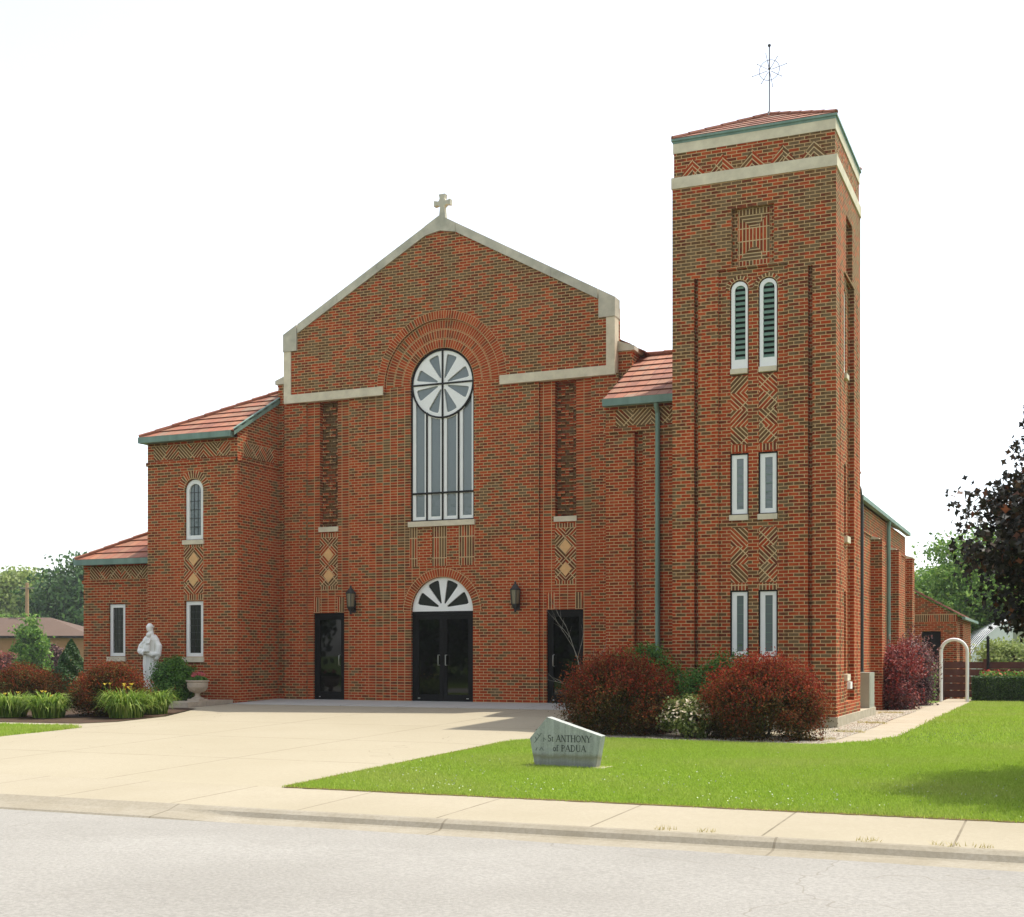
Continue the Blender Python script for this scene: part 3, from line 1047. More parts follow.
# --- low end block, left
LX0, LX1, LY = -10.0, -7.53, -1.2
FLo = front(LY)
mb = MB()
mb.plate(FLo, rect(LX0, LX1, -.6, 3.5), [rect(-9.16, -8.62, 1.09, 2.48)], 0, .14, 'brick', rim=False)
mb.box(LX0, LX0 + .1, LY + .02, 24, -.6, 3.5, 'brick')
mb.box(LX0 - .03, LX1, LY - .035, LY + .02, 3.02, 3.10, 'brick_red')
mb.build('low_wing_wall', church)
herring(FLo, -9.78, -7.72, 3.13, 3.46)
window(FLo, rect(-9.15, -8.64, 1.1, 2.46), inset(-9.15, -8.64, 1.1, 2.46, .085), church, 'glass_lead', grid=(3, 7), sill=(-9.2, -8.58, .965, 1.085))
ez2 = 3.62
mb = MB()
lx = -10.10
roof_plane(mb, (lx, -1.42, ez2), (-7.5, -1.42, ez2), (-7.5, -1.42 + 2.72, ez2 + P_ * 2.72), (-7.5, -1.42 + 2.72, ez2 + P_ * 2.72 + .001))
roof_plane(mb, (lx, 24, ez2), (lx, -1.42, ez2), (-7.5, 24, ez2 + P_ * 2.72), (-7.5, 1.3, ez2 + P_ * 2.72))
ridge(mb, (lx, -1.42, ez2 + .03), (-7.5, 1.3, ez2 + P_ * 2.72 + .03))
mb.build('low_wing_roof', church)
mb = MB()
mb.box(lx, -7.54, -1.48, -1.32, ez2 - .13, ez2 + .015, 'copper')
mb.box(lx - .02, lx + .12, -1.32, 24, ez2 - .12, ez2 + .01, 'copper')
islands(mb, 'gutter', church)

# --- link wall between gable and tower
KX0, KX1 = 4.79, 6.75
mb = MB()
mb.plate(FW, rect(KX0, KX1, -.6, 6.5), [rect(5.44, 5.63, .3, 5.97)], 0, .14, 'brick')
mb.plate(FW, rect(5.4, 5.7, .25, 6.0), [], .14, .15, 'brick_red')
mb.box(KX0 - .03, KX1, WY - .035, WY + .02, 5.93, 6.02, 'brick_red')
mb.box(KX0, KX0 + .1, WY + .03, .16, -.6, 6.6, 'brick')
mb.build('link_wall', church)
herring(FW, 5.02, 6.62, 6.07, 6.42)
mb = MB()
roof_plane(mb, (4.80, ef, ez), (6.74, ef, ez), (4.80, yr + .1, rz + .05), (6.74, yr + .1, rz + .05))
roof_plane(mb, (8.2, 3.4, ez), (4.72, 3.4, ez), (8.2, yr + .1, rz + .05), (4.72, yr + .1, rz + .05))
ridge(mb, (4.9, yr + .1, rz + .09), (6.74, yr + .1, rz + .09))
mb.build('link_roof', church)
mb = MB()
mb.box(4.80, 6.725, ef - .06, ef + .1, ez - .14, ez + .015, 'copper')
mb.box(4.76, 6.70, ef + .1, WY + .02, ez - .11, ez - .08, 'darkwood')
islands(mb, 'gutter', church)
mb = MB()
mb.tube([(5.98, ef + .02, ez - .12), (5.98, ef + .04, ez - .2), (5.98, WY - .07, ez - .34), (5.98, WY - .07, .1)], .052, 'copper', 10)
for z in (4.4, 2.3):
    mb.tube([(5.98, WY - .07, z), (5.98, WY - .07, z + .07)], .062, 'copper', 10)
islands(mb, 'downspout', church)
# nave roof behind gable
mb = MB()
for s_ in (-1, 1):
    a, b = (5.0, 8.12), (0, 10.9)
    roof_plane(mb, (s_ * 5.0, .45, 8.15) if s_ > 0 else (-5.0, 26, 8.15), (s_ * 5.0, 26, 8.15) if s_ > 0 else (-5.0, .45, 8.15), (0, .45, 11.0) if s_ > 0 else (0, 26, 11.0), (0, 26, 11.0) if s_ > 0 else (0, .45, 11.0))
mb.build('nave_roof', church)
mb = MB()
for s_ in (-1, 1):
    a, b = sorted((s_ * 4.9, s_ * 5.08))
    mb.box(a, b, .95, 26, 8.04, 8.2, 'copper')
islands(mb, 'gutter', church)

# --- main window
FWn = front(FY)
mb = MB()
t_ = .03
circ = lambda r, n=56: [(r * cos(2 * pi * i / n), 7.755 + r * sin(2 * pi * i / n)) for i in range(n)]
# dark bronze outer frame
mb.plate(FWn, archp(-.858, .858, 4.405, 7.755, 28), [archp(-.825, .825, 4.44, 7.755, 28)], .045, .2, 'bronze')
for u in (-.43, 0.0, .43):
    top = 7.755 - sqrt(max(0, .81 ** 2 - u * u)) + .01
    mb.plate(FWn, rect(u - .022, u + .022, 4.44, top), [], .040, .2, 'bronze')
mb.plate(FWn, rect(-.825, .825, 5.07, 5.115), [], .035, .2, 'bronze')
mb.plate(FWn, circ(.845), [circ(.805)], .03, .2, 'bronze')
mb.plate(FWn, rect(-.022, .022, 6.95, 8.56), [], .034, .2, 'bronze')
mb.plate(FWn, rect(-.805, .805, 7.735, 7.775), [], .033, .2, 'bronze')
win = mb.build('arched_window', church)
# white tracery disc with eight wedge lights
def wedge(c, hw, r0, r1, cz, n=5):
    inn = [(r0 * cos(c - hw * .8), cz + r0 * sin(c - hw * .8)), (r0 * cos(c + hw * .8), cz + r0 * sin(c + hw * .8))]
    out = [(r1 * cos(c + hw - 2 * hw * i / n), cz + r1 * sin(c + hw - 2 * hw * i / n)) for i in range(n + 1)]
    # round the outer corners
    out = [((r1 - .045) * cos(c - hw), cz + (r1 - .045) * sin(c - hw))] + [(r1 * cos(c - hw * .86 + 2 * hw * .86 * i / n), cz + r1 * sin(c - hw * .86 + 2 * hw * .86 * i / n)) for i in range(n + 1)] + [((r1 - .045) * cos(c + hw), cz + (r1 - .045) * sin(c + hw))]
    inn = [(r0 * cos(c + hw * .6), cz + r0 * sin(c + hw * .6)), (r0 * cos(c - hw * .6), cz + r0 * sin(c - hw * .6))]
    return inn + out
d = MB()
wd = []
for q in range(4):
    for off in (radians(21), radians(69)):
        wd.append(wedge(q * pi / 2 + off, radians(11.6), .15, .72, 7.755))
d.plate(FWn, circ(.806), wd, .055, .10, 'white')
d.build('tracery', win)
# white liners in the four lights
d = MB()
edges = [-.825, -.43, 0, .43, .825]
for i in range(4):
    a, b = edges[i] + .022, edges[i + 1] - .022
    if i == 0: a = -.822
    if i == 3: b = .822
    wl_, wr_ = .085, .045
    def top(u):
        return 7.755 - sqrt(max(0, .81 ** 2 - u * u)) if abs(u) < .81 else 7.755
    for z0, z1 in ((4.442, 5.07), (5.115, None)):
        if z1:
            d.plate(FWn, rect(a, b, z0, z1), [rect(a + wl_, b - wr_, z0 + .08, z1 - .004)], .062, .10, 'white')
        else:
            o_ = [(a, z0), (b, z0)] + [(b - (b - a) * k / 8, top(b - (b - a) * k / 8) + .02) for k in range(9)]
            ia, ib = a + wl_, b - wr_
            i_ = [(ia, z0 + .004), (ib, z0 + .004)] + [(ib - (ib - ia) * k / 8, top(ib - (ib - ia) * k / 8) - .05) for k in range(9)]
            d.plate(FWn, o_, [i_], .062, .10, 'white')
d.build('liner', win)
d = MB()
d.plate(FWn, archp(-.85, .85, 4.41, 7.755, 24), [], .095, .11, 'glass_grey')
d.build('pane', win)
q = MB(); q.box(-.9, .9, FY - .06, FY + .24, 4.275, 4.402, 'limestone'); q.build('sill', win)

# --- fanlight and doors
mb = MB()
hw_ = .835
fan_out = [(-hw_, 2.2), (hw_, 2.2)] + arcpts(0, 2.2, hw_, 0, pi, 28)[1:-1]
wd = []
for c in (22, 67, 113, 158):
    w_ = wedge(radians(c), radians(13.5), .13, .70, 2.27)
    wd.append(w_)
mb.plate(FWn, fan_out, wd, .07, .11, 'white')
fan = mb.build('fanlight', church)
q = MB(); q.plate(FWn, fan_out, [], .105, .12, 'glass_lead'); q.build('pane', fan)
mb = MB()
mb.plate(FWn, rect(-.835, .835, -.01, 2.195), [rect(-.77, .77, -.005, 2.12)], .06, .16, 'bronze_door')
mb.build('door_frame', church)
for s_ in (-1, 1):
    mb = MB()
    a, b = sorted((s_ * .006, s_ * .768))
    mb.plate(FWn, rect(a, b, .0, 2.118), [rect(a + .09, b - .09, .16, 2.01)], .08, .13, 'bronze_door')
    dr = mb.build('glass_door', church)
    q = MB(); q.plate(FWn, rect(a + .08, b - .08, .15, 2.02), [], .11, .12, 'glass_dark'); q.build('pane', dr)
    hx = s_ * .10
    q = MB(); y_ = FY + .08
    q.tube([(hx, y_, .88), (hx, y_ - .08, .88), (hx, y_ - .08, 1.13), (hx, y_, 1.13)], .012, 'steel'); q.build('handle', dr)
    q = MB(); c_ = s_ * .66; q.box(c_ - .03, c_ + .03, y_ - .012, y_, .06, .08, 'steel'); q.build('door_stop', dr)

# --- bell tower
TX0, TX1, TY0, TY1 = 6.73, 9.945, -3.2, 0.0
TF, TS = front(TY0), side(TX1)
def tower_face(mb, Mf, a, b, c, mirror=False):
    """a..b face extent, c centre; outer skin with slots, centre recess and square panel"""
    L = (b - a)
    k = L / 3.215
    s1, s2 = (a + .445 * k, a + .53 * k), (b - .53 * k, b - .445 * k)
    r1, r2 = c - .68 * k, c + .68 * k
    q1, q2 = c - .42 * k, c + .42 * k
    holes = [rect(s1[0], s1[1], .2, 8.6), rect(s2[0], s2[1], .2, 8.6), rect(r1, r2, .2, 8.70)]
    holes.append(rect(q1, q2, 8.74, 9.89))
    mb.plate(Mf, rect(a, b, -.6, 10.5), holes, 0, .12, 'brick_tower', rim=False)
    mb.plate(Mf, rect(a + .1, b - .1, -.55, 10.4), [], .12, .13, 'brick_tower')
    return k, r1, r2, q1, q2
mb = MB()
k, r1, r2, q1, q2 = tower_face(mb, TF, TX0, TX1, 8.345)
wins = ((7.9, 8.245), (8.46, 8.815))
whf = []
for a, b in wins:
    whf += [archp(a - .012, b + .012, 6.62, 8.30), rect(a - .012, b + .012, 3.77, 5.09), rect(a - .012, b + .012, 1.09, 2.40)]
mb.plate(TF, rect(r1, r2, .2, 8.70), whf, .05, .125, 'brick_tower')
k2, s1_, s2_, t1_, t2_ = tower_face(mb, TS, TY0, TY1, -1.55)
wins_s = ((-2.02, -1.68), (-1.42, -1.08))
whs = []
for a, b in wins_s[:1]:
    whs += [archp(a, b, 6.62, 8.30), rect(a, b, 3.5, 4.95), rect(a, b, .72, 2.40)]
mb.plate(TS, rect(s1_, -1.62, .2, 8.70), whs, .05, .125, 'brick_tower')
mb.box(TX0, TX0 + .1, TY0 + .02, TY1, -.6, 10.5, 'brick_tower')
mb.box(TX0 + .02, TX1 - .13, TY1 - .12, TY1 - .004, -.6, 10.5, 'brick_tower')
# frieze storey
ins = .025
mb.plate(TF, rect(TX0 + ins, TX1 - ins, 10.6, 11.2), [], ins, .1, 'brick_tower', rim=False)
mb.plate(TS, rect(TY0 + ins, TY1 - ins, 10.6, 11.2), [], ins, .1, 'brick_tower', rim=False)
mb.box(TX0 + ins, TX0 + .1, TY0 + .1, TY1, 10.6, 11.2, 'brick_tower')
mb.box(TX0 + .1, TX1 - .1, TY1 - .1, TY1 - .03, 10.6, 11.2, 'brick_tower')
tower = mb.build('bell_tower', church)
mb = MB()
mb.box(TX0 - .02, TX1 + .02, TY0 - .02, TY1 + .02, 10.44, 10.66, 'limestone')
mb.box(TX0 + .01, TX1 - .01, TY0 + .01, TY1 - .01, 11.15, 11.345, 'limestone')
islands(mb, 'stone_band', tower)
mb = MB()
z0, z1 = 11.345, 11.44
for o_, za, zb in ((-.005, z0, z0 + .05), (.02, z0 + .05, z1)):
    mb.box(TX0 - o_, TX1 + o_, TY0 - o_, TY1 + o_, za, zb, 'copper')
mb.build('gutter', tower)
mb = MB()
cxT, cyT, za = (TX0 + TX1) / 2, (TY0 + TY1) / 2, 12.28
cs = [(TX0, TY0, z1), (TX1, TY0, z1), (TX1, TY1, z1), (TX0, TY1, z1)]
for i in range(4):
    roof_plane(mb, cs[i], cs[(i + 1) % 4], (cxT, cyT, za), (cxT, cyT, za), .34, .022)
    ridge(mb, (cs[i][0], cs[i][1], z1 + .02), (cxT, cyT, za + .02), .045)
mb.build('tower_roof', tower)
# zigzag gables in the frieze
p = MB()
for Mf, a, b in ((TF, TX0 + .12, TX1 - .12), (TS, TY0 + .12, TY1 - .12)):
    n = 5
    w_ = (b - a) / n
    for i in range(n):
        c = a + w_ * (i + .5)
        h_ = .34
        bz = 10.67
        hw2 = w_ * .42
        p.plate(Mf, [(c - hw2, bz), (c, bz), (c, bz + h_)], [], ins - .012, ins + .01, 'brick_olive', uvf=rot45(1))
        p.plate(Mf, [(c, bz), (c + hw2, bz), (c, bz + h_)], [], ins - .012, ins + .01, 'brick_olive', uvf=rot45(-1))
islands(p, 'zigzag_frieze', tower)
# square concentric panel
p = MB()
PF = front(TY0 + .108)
a, b, z0_, z1_ = q1 + .005, q2 - .005, 8.745, 9.885
p.plate(PF, rect(a, a + .1, z0_, z1_), [], 0, .01, 'brick_head')
p.plate(PF, rect(b - .1, b, z0_, z1_), [], 0, .01, 'brick_head')
p.plate(PF, rect(a + .1, b - .1, z1_ - .12, z1_), [], 0, .01, 'brick_olive', uvf=lambda u, v: (v - z1_, u))
p.plate(PF, rect(a + .1, b - .1, z0_, z0_ + .12), [], 0, .01, 'brick_redv', uvf=lambda u, v: (v - z0_, u))
A, B_, C_, D_ = a + .1, b - .1, z0_ + .12, z1_ - .12
m1 = (A + B_) / 2
hh = (B_ - A) / 2
p.plate(PF, [(A, C_), (B_, C_), (m1 + .06, C_ + hh - .06), (m1 - .06, C_ + hh - .06)], [], 0, .01, 'brick_mix')
p.plate(PF, [(A, D_), (B_, D_), (m1 + .06, D_ - hh + .06), (m1 - .06, D_ - hh + .06)], [], 0, .01, 'brick_mix')
p.plate(PF, [(A, C_), (m1 - .06, C_ + hh - .06), (m1 - .06, D_ - hh + .06), (A, D_)], [], 0, .01, 'brick_redv', uvf=lambda u, v: (v, u))
p.plate(PF, [(B_, C_), (m1 + .06, C_ + hh - .06), (m1 + .06, D_ - hh + .06), (B_, D_)], [], 0, .01, 'brick_redv', uvf=lambda u, v: (v, u))
p.plate(PF, [(m1 - .06, C_ + hh - .06), (m1 + .06, C_ + hh - .06), (m1 + .06, D_ - hh + .06), (m1 - .06, D_ - hh + .06)], [], 0, .01, 'brick_redv', uvf=lambda u, v: (v, u))
p.build('square_panel', tower)
# chevron panels
p = MB()
PC = front(TY0 + .045)
for wi, (a, b) in enumerate(wins):
    for z0_, z1_ in ((5.27, 6.60), (2.55, 3.62)):
        n = int(round((z1_ - z0_) / .35))
        h_ = (z1_ - z0_) / n
        for i in range(n):
            p.plate(PC, rect(a, b, z0_ + i * h_, z0_ + (i + 1) * h_), [], 0, .012, 'brick_mix', uvf=rot45(1 if (i + wi) % 2 else -1))
        p.plate(PC, rect(a, b, z0_ - .15, z0_ - .02), [], 0, .012, 'brick_mix', uvf=lambda u, v: (v, u))
    p.ring(front(TY0 + .044), (a + b) / 2, 8.30, .19, .272, 0, pi, 0, .02, 'brick_mix', 20)
islands(p, 'chevron_panel', tower)

def louver_window(Mf, a, b, zb, zs_, d, par):
    f = MB()
    out = archp(a, b, zb, zs_)
    inn = archp(a + .07, b - .045, zb + .19, zs_ - .02)
    f.plate(Mf, out, [inn], d, d + .06, 'white')
    o = f.build('belfry_window', par)
    q = MB(); q.plate(Mf, inn, [], d + .042, d + .046, 'dark'); q.build('belfry_shade_sheet', o)  # near-black sheet: the belfry's inner shade painted on behind the slats
    l = MB()
    z = zb + .2
    u0, u1 = a + .07, b - .045
    while z < zs_ + .1:
        hw3 = (u1 - u0) / 2
        mid = (u0 + u1) / 2
        if z + .05 > zs_:
            hw3 = sqrt(max(0, hw3 ** 2 - (z + .05 - zs_) ** 2))
        P0 = [Mf(mid - hw3, z, d + .006), Mf(mid + hw3, z, d + .006), Mf(mid + hw3, z + .056, d + .038), Mf(mid - hw3, z + .056, d + .038)]
        l.face(P0, 'louver')
        P1 = [Mf(mid - hw3, z - .012, d + .008), Mf(mid + hw3, z - .012, d + .008), Mf(mid + hw3, z, d + .006), Mf(mid - hw3, z, d + .006)]
        l.face(P1, 'louver')
        z += .107
    l.build('louvers', o)
    q = MB(); q.plate(Mf, rect(a - .005, b + .005, zb - .1, zb - .003), [], -.02 + (d - .07), d + .05, 'limestone'); q.build('sill', o)
    return o
for a, b in wins:
    louver_window(TF, a + .01, b - .01, 6.74, 8.30, .07, church)
    for z0_, z1_, gm in ((3.89, 5.075, 'glass_grey'), (1.10, 2.385, 'glass_grey')):
        e = MB()
        e.plate(TF, rect(a - .01, b + .01, z0_ - .012, z1_ + .012), [rect(a + .018, b - .018, z0_ + .01, z1_ - .015)], .07, .12, 'bronze')
        f = e.build('window', church)
        q = MB(); q.plate(TF, rect(a + .018, b - .018, z0_ + .01, z1_ - .015), [rect(a + .115, b - .095, z0_ + .1, z1_ - .09)], .085, .12, 'white'); q.build('frame', f)
        q = MB(); q.plate(TF, rect(a + .1, b - .08, z0_ + .09, z1_ - .08), [], .105, .115, gm); q.build('pane', f)
        q = MB()
        for j in range(1, 6):
            v = z0_ + .1 + (z1_ - z0_ - .19) * j / 6
            q.plate(TF, rect(a + .115, b - .095, v - .005, v + .005), [], .1, .108, 'louver')
        islands(q, 'lead_bar', f)
        q = MB(); q.plate(TF, rect(a - .02, b + .005, z0_ - .12, z0_ - .014), [], .0, .12, 'limestone'); q.build('sill', f)
# windows of the tower side
a, b = wins_s[0]
louver_window(TS, a + .01, b - .01, 6.74, 8.30, .07, church)
for z0_, z1_ in ((3.5, 4.95), (.75, 2.40)):
    e = MB()
    e.plate(TS, rect(a + .003, b - .003, z0_ + .003, z1_ - .003), [rect(a + .04, b - .04, z0_ + .04, z1_ - .04)], .09, .12, 'bronze')
    f = e.build('window', church)
    q = MB(); q.plate(TS, rect(a + .04, b - .04, z0_ + .04, z1_ - .04), [], .11, .12, 'glass_grey'); q.build('pane', f)
    q = MB(); q.plate(TS, rect(a - .03, b + .05, z0_ - .13, z0_ - .003), [], -.04, .12, 'limestone'); q.build('sill', f)
# concrete plinth
mb = MB()
mb.box(TX0 - .04, TX1 + .035, TY0 - .06, 2.2, -.7, -.055, 'concrete')
mb.build('plinth', church)
# finial
mb = MB()
mb.tube([(cxT, cyT, 12.25), (cxT, cyT, 13.72)], .013, 'darkiron', 6)
mb.tube([(cxT, cyT, 12.25), (cxT, cyT, 12.36)], [.1, .02], 'darkiron', 8)
for zz, rr in ((13.72, .035), (13.24, .03)):
    mb.lathe([(0, -rr), (rr * .7, -rr * .7), (rr, 0), (rr * .7, rr * .7), (0, rr)], (cxT, cyT, zz), 'darkiron', 8)
fin = mb.build('finial', tower)
mb = MB()
cz = 13.21
for kk in range(8):
    A = kk * pi / 4 + .2
    L_ = .36 if kk % 2 == 0 else .30
    dx, dz = cos(A), sin(A)
    mb.tube([(cxT + dx * .04, cyT, cz + dz * .04), (cxT + dx * L_, cyT, cz + dz * L_)], .006, 'darkiron', 5)
    mb.lathe([(0, -.016), (.012, 0), (0, .016)], (cxT + dx * L_, cyT, cz + dz * L_), 'darkiron', 6)
pts = [(cxT + .21 * cos(t * pi / 16), cyT, cz + .21 * sin(t * pi / 16)) for t in range(33)]
mb.tube(pts, .006, 'darkiron', 5)
mb.build('star_ring', fin)

# --- nave side (seen past the tower)
NX = 9.46
mb = MB()
mb.box(8.5, NX, TY1 + .002, 2.75, -.6, 5.30, 'brick')
mb.plate(side(NX), rect(2.75, 13.0, -.6, 4.75), [], 0, .1, 'brick')
mb.box(5.0, NX - .1, 12.9, 13.0, -.6, 4.75, 'brick')
mb.box(NX - .05, NX + .03, 2.8, 13, 4.12, 4.19, 'brick_red')
for y in (5.3, 8.9, 13.4):
    top = 4.05 if y < 13 else 4.12
    mb.box(NX - .1, NX + (.27 if y < 13 else .17), y, y + .62, -.6, top, 'brick')
mb.build('aisle_wall', church)
mb = MB()
for y in (5.3, 8.9, 13.4):
    top = 4.05 if y < 13 else 4.12
    pol = [(NX - .1, top + .12), (NX - .1, top), (NX + .2, top), (NX + .2, top + .03)]
    mb.plate(lambda u, v, d=0: (u, y - .02 + d, v), pol, [], 0, .66, 'limestone', back=True)
islands(mb, 'buttress_cap', church)
mb = MB()
mb.box(NX + .04, NX + .16, 2.8, 13.02, 4.78, 4.88, 'copper')
mb.box(NX - .02, NX + .2, TY1 + .05, 1.6, 5.3, 5.43, 'copper')
islands(mb, 'gutter', church)
mb = MB()
roof_plane(mb, (NX + .1, 2.8, 4.84), (NX + .1, 13.0, 4.84), (4.78, 2.8, 7.0), (4.78, 13.0, 7.0))
roof_plane(mb, (NX + .12, .02, 5.36), (NX + .12, 2.7, 5.36), (7.5, .02, 6.3), (7.5, 2.7, 6.3))
mb.build('aisle_roof', church)
mb = MB()
mb.tube([(NX + .16, .5, 5.4), (NX + .16, .5, 5.2), (NX + .2, 1.9, 4.9), (NX + .2, 2.2, 4.6), (NX + .2, 2.2, .25), (NX + .3, 2.0, .12)], .05, 'darkiron', 8)
mb.tube([(NX + .1, 8.2, 4.8), (NX + .08, 8.2, 4.6), (NX + .08, 8.2, -.2)], .055, 'copper', 8)
islands(mb, 'downspout', church)

# ------------------------------------------------------------------ annex behind the nave
annex = thing('annex_building', 'low brick annex with a sloping roof behind the far end of the church', 'building', (9, 17, -.3))
mb = MB()
AY = 17.0
AF = front(AY)
xr = 10.68
mb.plate(AF, [(6, -.6), (xr, -.6), (xr, 2.45), (6, 5.05)], [rect(9.55, 10.17, -.4, 1.93)], 0, .15, 'brick', rim=False)
mb.plate(side(xr), rect(AY, AY + 7, -.6, 2.42), [], 0, .1, 'brick', rim=False)
mb.build('wall', annex)
mb = MB(); mb.plate(AF, rect(6, xr, 2.25, 2.5), [], -.012, .004, 'brick_olive', uvf=lambda u, v: (v, u)); mb.build('brick_band', annex)
mb = MB(); mb.plate(AF, rect(9.56, 10.16, -.4, 1.92), [], .1, .14, 'dark')
mb.plate(AF, rect(9.84, 9.88, -.4, 1.92), [], .08, .1, 'bronze'); mb.build('door', annex)
mb = MB()
roof_plane(mb, (10.94, AY - .06, 2.37), (10.94, AY + 7, 2.37), (6, AY - .06, 5.12), (6, AY + 7, 5.12))
mb.build('roof', annex)
mb = MB(); mb.box(10.86, 10.96, AY - .2, AY + 7, 2.31, 2.40, 'copper'); mb.build('gutter', annex)
mb = MB(); mb.box(xr - .02, xr + .1, AY + 1.4, AY + 2.2, -.6, 2.2, 'brick_red'); mb.build('buttress', annex)

# ------------------------------------------------------------------ wall lanterns
for i, (x, lab) in enumerate(((-2.45, 'black wall lantern left of the glass double doors'), (2.02, 'black wall lantern right of the glass double doors'))):
    y = FY - .17
    t = thing('wall_lantern', lab, 'wall lamp', (x, FY, 2.3), 'lanterns flanking the main door')
    b_ = MB()
    b_.lathe([(.0, -.38), (.03, -.36), (.025, -.31), (.05, -.29), (.10, -.2), (.105, -.18)], (x, y, 2.52), 'darkiron', 8)
    b_.lathe([(.135, .14), (.14, .16), (.10, .2), (.05, .27), (.02, .3), (.028, .33), (0, .36)], (x, y, 2.52), 'darkiron', 8)
    for k_ in range(6):
        A = k_ * pi / 3
        b_.tube([(x + .10 * cos(A), y + .10 * sin(A), 2.33), (x + .13 * cos(A), y + .13 * sin(A), 2.67)], .008, 'darkiron', 4)
    b_.build('lantern_frame', t)
    b_ = MB(); b_.lathe([(.09, -.18), (.12, .14)], (x, y, 2.52), 'glass_amber', 12); b_.build('lantern_glass', t)
    b_ = MB(); b_.box(x - .05, x + .05, FY - .02, FY + .002, 2.2, 2.5, 'darkiron')
    b_.tube([(x, FY - .01, 2.38), (x, FY - .08, 2.25), (x, y, 2.2)], .014, 'darkiron', 6); b_.build('bracket', t)
# ------------------------------------------------------------------ utility cabinet and pipe
mb = MB()
mb.box(9.62, 9.96, 1.30, 2.1, -.055, .74, 'galv')
o = mb.build('utility_cabinet', smooth=False)
bv = o.modifiers.new('bevel', 'BEVEL'); bv.width = .012
tag(o, 'pale grey metal utility cabinet at the foot of the tower side wall', 'cabinet')
q = MB(); q.box(9.955, 9.965, 1.4, 2.0, .02, .68, 'galv'); q.build('door', o)

# ------------------------------------------------------------------ stone sign
sg = thing('stone_sign', 'pentagonal grey granite sign with carved lettering on the lawn', 'sign', (7.97, -12.4, -.33))
SYF = -12.46
SZ = -.36
mb = MB()
pol = [(7.545, SZ), (8.375, SZ), (8.455, .085), (7.71, .318), (7.465, .038)]
mb.plate(front(SYF), pol, [], 0, .17, 'granite', back=True)
body = mb.build('slab', sg)
# stroke lettering in a roman style: (x0,y0,x1,y1,weight) in unit cap height; serifs as short thin strokes
TK, TN = .17, .075
def S_(pts, w): return [(pts[i][0], pts[i][1], pts[i + 1][0], pts[i + 1][1], w) for i in range(len(pts) - 1)]
def bowl(cx, cy, rx, ry, a0, a1, n=10):
    return [(cx + rx * cos(radians(a0 + (a1 - a0) * i / n)), cy + ry * sin(radians(a0 + (a1 - a0) * i / n))) for i in range(n + 1)]
def sf(x, y, w=.22): return [(x - w / 2, y, x + w / 2, y, .05)]
GL = {
    'A': (.86, S_([(.10, 0), (.43, 1)], TN) + S_([(.43, 1), (.76, 0)], TK) + S_([(.22, .35), (.64, .35)], TN) + sf(.1, .02) + sf(.76, .02)),
    'N': (.84, S_([(.14, 0), (.14, 1)], TN) + S_([(.14, 1), (.7, 0)], TK) + S_([(.7, 0), (.7, 1)], TN) + sf(.14, .02) + sf(.1, .98) + sf(.7, .98)),
    'T': (.74, S_([(.37, 0), (.37, 1)], TK) + S_([(.05, .97), (.69, .97)], TN) + S_([(.06, .84), (.06, .98)], .05) + S_([(.68, .84), (.68, .98)], .05) + sf(.37, .02, .3)),
    'H': (.86, S_([(.16, 0), (.16, 1)], TK) + S_([(.7, 0), (.7, 1)], TK) + S_([(.16, .52), (.7, .52)], TN) + sf(.16, .02, .3) + sf(.16, .98, .3) + sf(.7, .02, .3) + sf(.7, .98, .3)),
    'O': (.88, S_(bowl(.43, .5, .34, .47, 0, 360, 20), .12)),
    'Y': (.80, S_([(.08, 1), (.4, .45)], TK) + S_([(.72, 1), (.4, .45)], TN) + S_([(.4, .47), (.4, 0)], TK) + sf(.08, .98) + sf(.72, .98) + sf(.4, .02, .3)),
    'P': (.66, S_([(.16, 0), (.16, 1)], TK) + S_([(.16, .97)] + bowl(.30, .73, .26, .24, 90, -90) + [(.16, .49)], .10) + sf(.16, .02, .3) + sf(.1, .98, .2)),
    'D': (.84, S_([(.16, 0), (.16, 1)], TK) + S_([(.16, .97)] + bowl(.32, .5, .40, .47, 90, -90, 12) + [(.16, .03)], .11) + sf(.1, .02, .2) + sf(.1, .98, .2)),
    'U': (.82, S_([(.16, 1), (.16, .3)], TK) + S_(bowl(.42, .3, .26, .28, 180, 360), .11) + S_([(.68, .3), (.68, 1)], TN) + sf(.16, .98, .3) + sf(.68, .98, .24)),
    'S': (.58, S_(bowl(.28, .74, .19, .23, 40, 270, 10)[0:] , .12) + S_(bowl(.28, .27, .21, .24, 90, -140, 10), .13) + S_([(.43, .8), (.43, .98)], .05) + S_([(.08, .02), (.08, .2)], .05)),
    't': (.40, S_([(.18, .72), (.18, .1), (.28, .02)], .12) + S_([(.04, .62), (.34, .62)], .06)),
    'o': (.56, S_(bowl(.27, .31, .2, .28, 0, 360, 14), .11)),
    'f': (.44, S_([(.16, 0), (.16, .75)] + bowl(.27, .78, .11, .15, 180, 40, 5), .11) + S_([(.04, .58), (.32, .58)], .06) + sf(.16, .02, .22)),
    ' ': (.34, []),
}
def write(text, x, z, cap, width, Mf, mat, parent, name, d=-.003):
    tot = sum(GL[c][0] for c in text)
    k = width / tot
    mb = MB()
    cur = 0
    for c in text:
        adv, st = GL[c]
        for i, (a, b, e, f, w) in enumerate(st):
            du, dv = (e - a) * k, (f - b) * cap
            L = hypot(du, dv) or 1e-6
            nu, nv = -dv / L * w * cap / 2, du / L * w * cap / 2
            ex = .25 * w * cap
            eu, ev = du / L * ex, dv / L * ex
            ax, az, bx, bz = x + (cur + a) * k - eu, z + b * cap - ev, x + (cur + e) * k + eu, z + f * cap + ev
            mb.face([Mf(ax + nu, az + nv, d - i * .00004), Mf(ax - nu, az - nv, d - i * .00004), Mf(bx - nu, bz - nv, d - i * .00004), Mf(bx + nu, bz + nv, d - i * .00004)], mat)
        cur += adv
    return mb.build(name, parent)
SF = front(SYF)
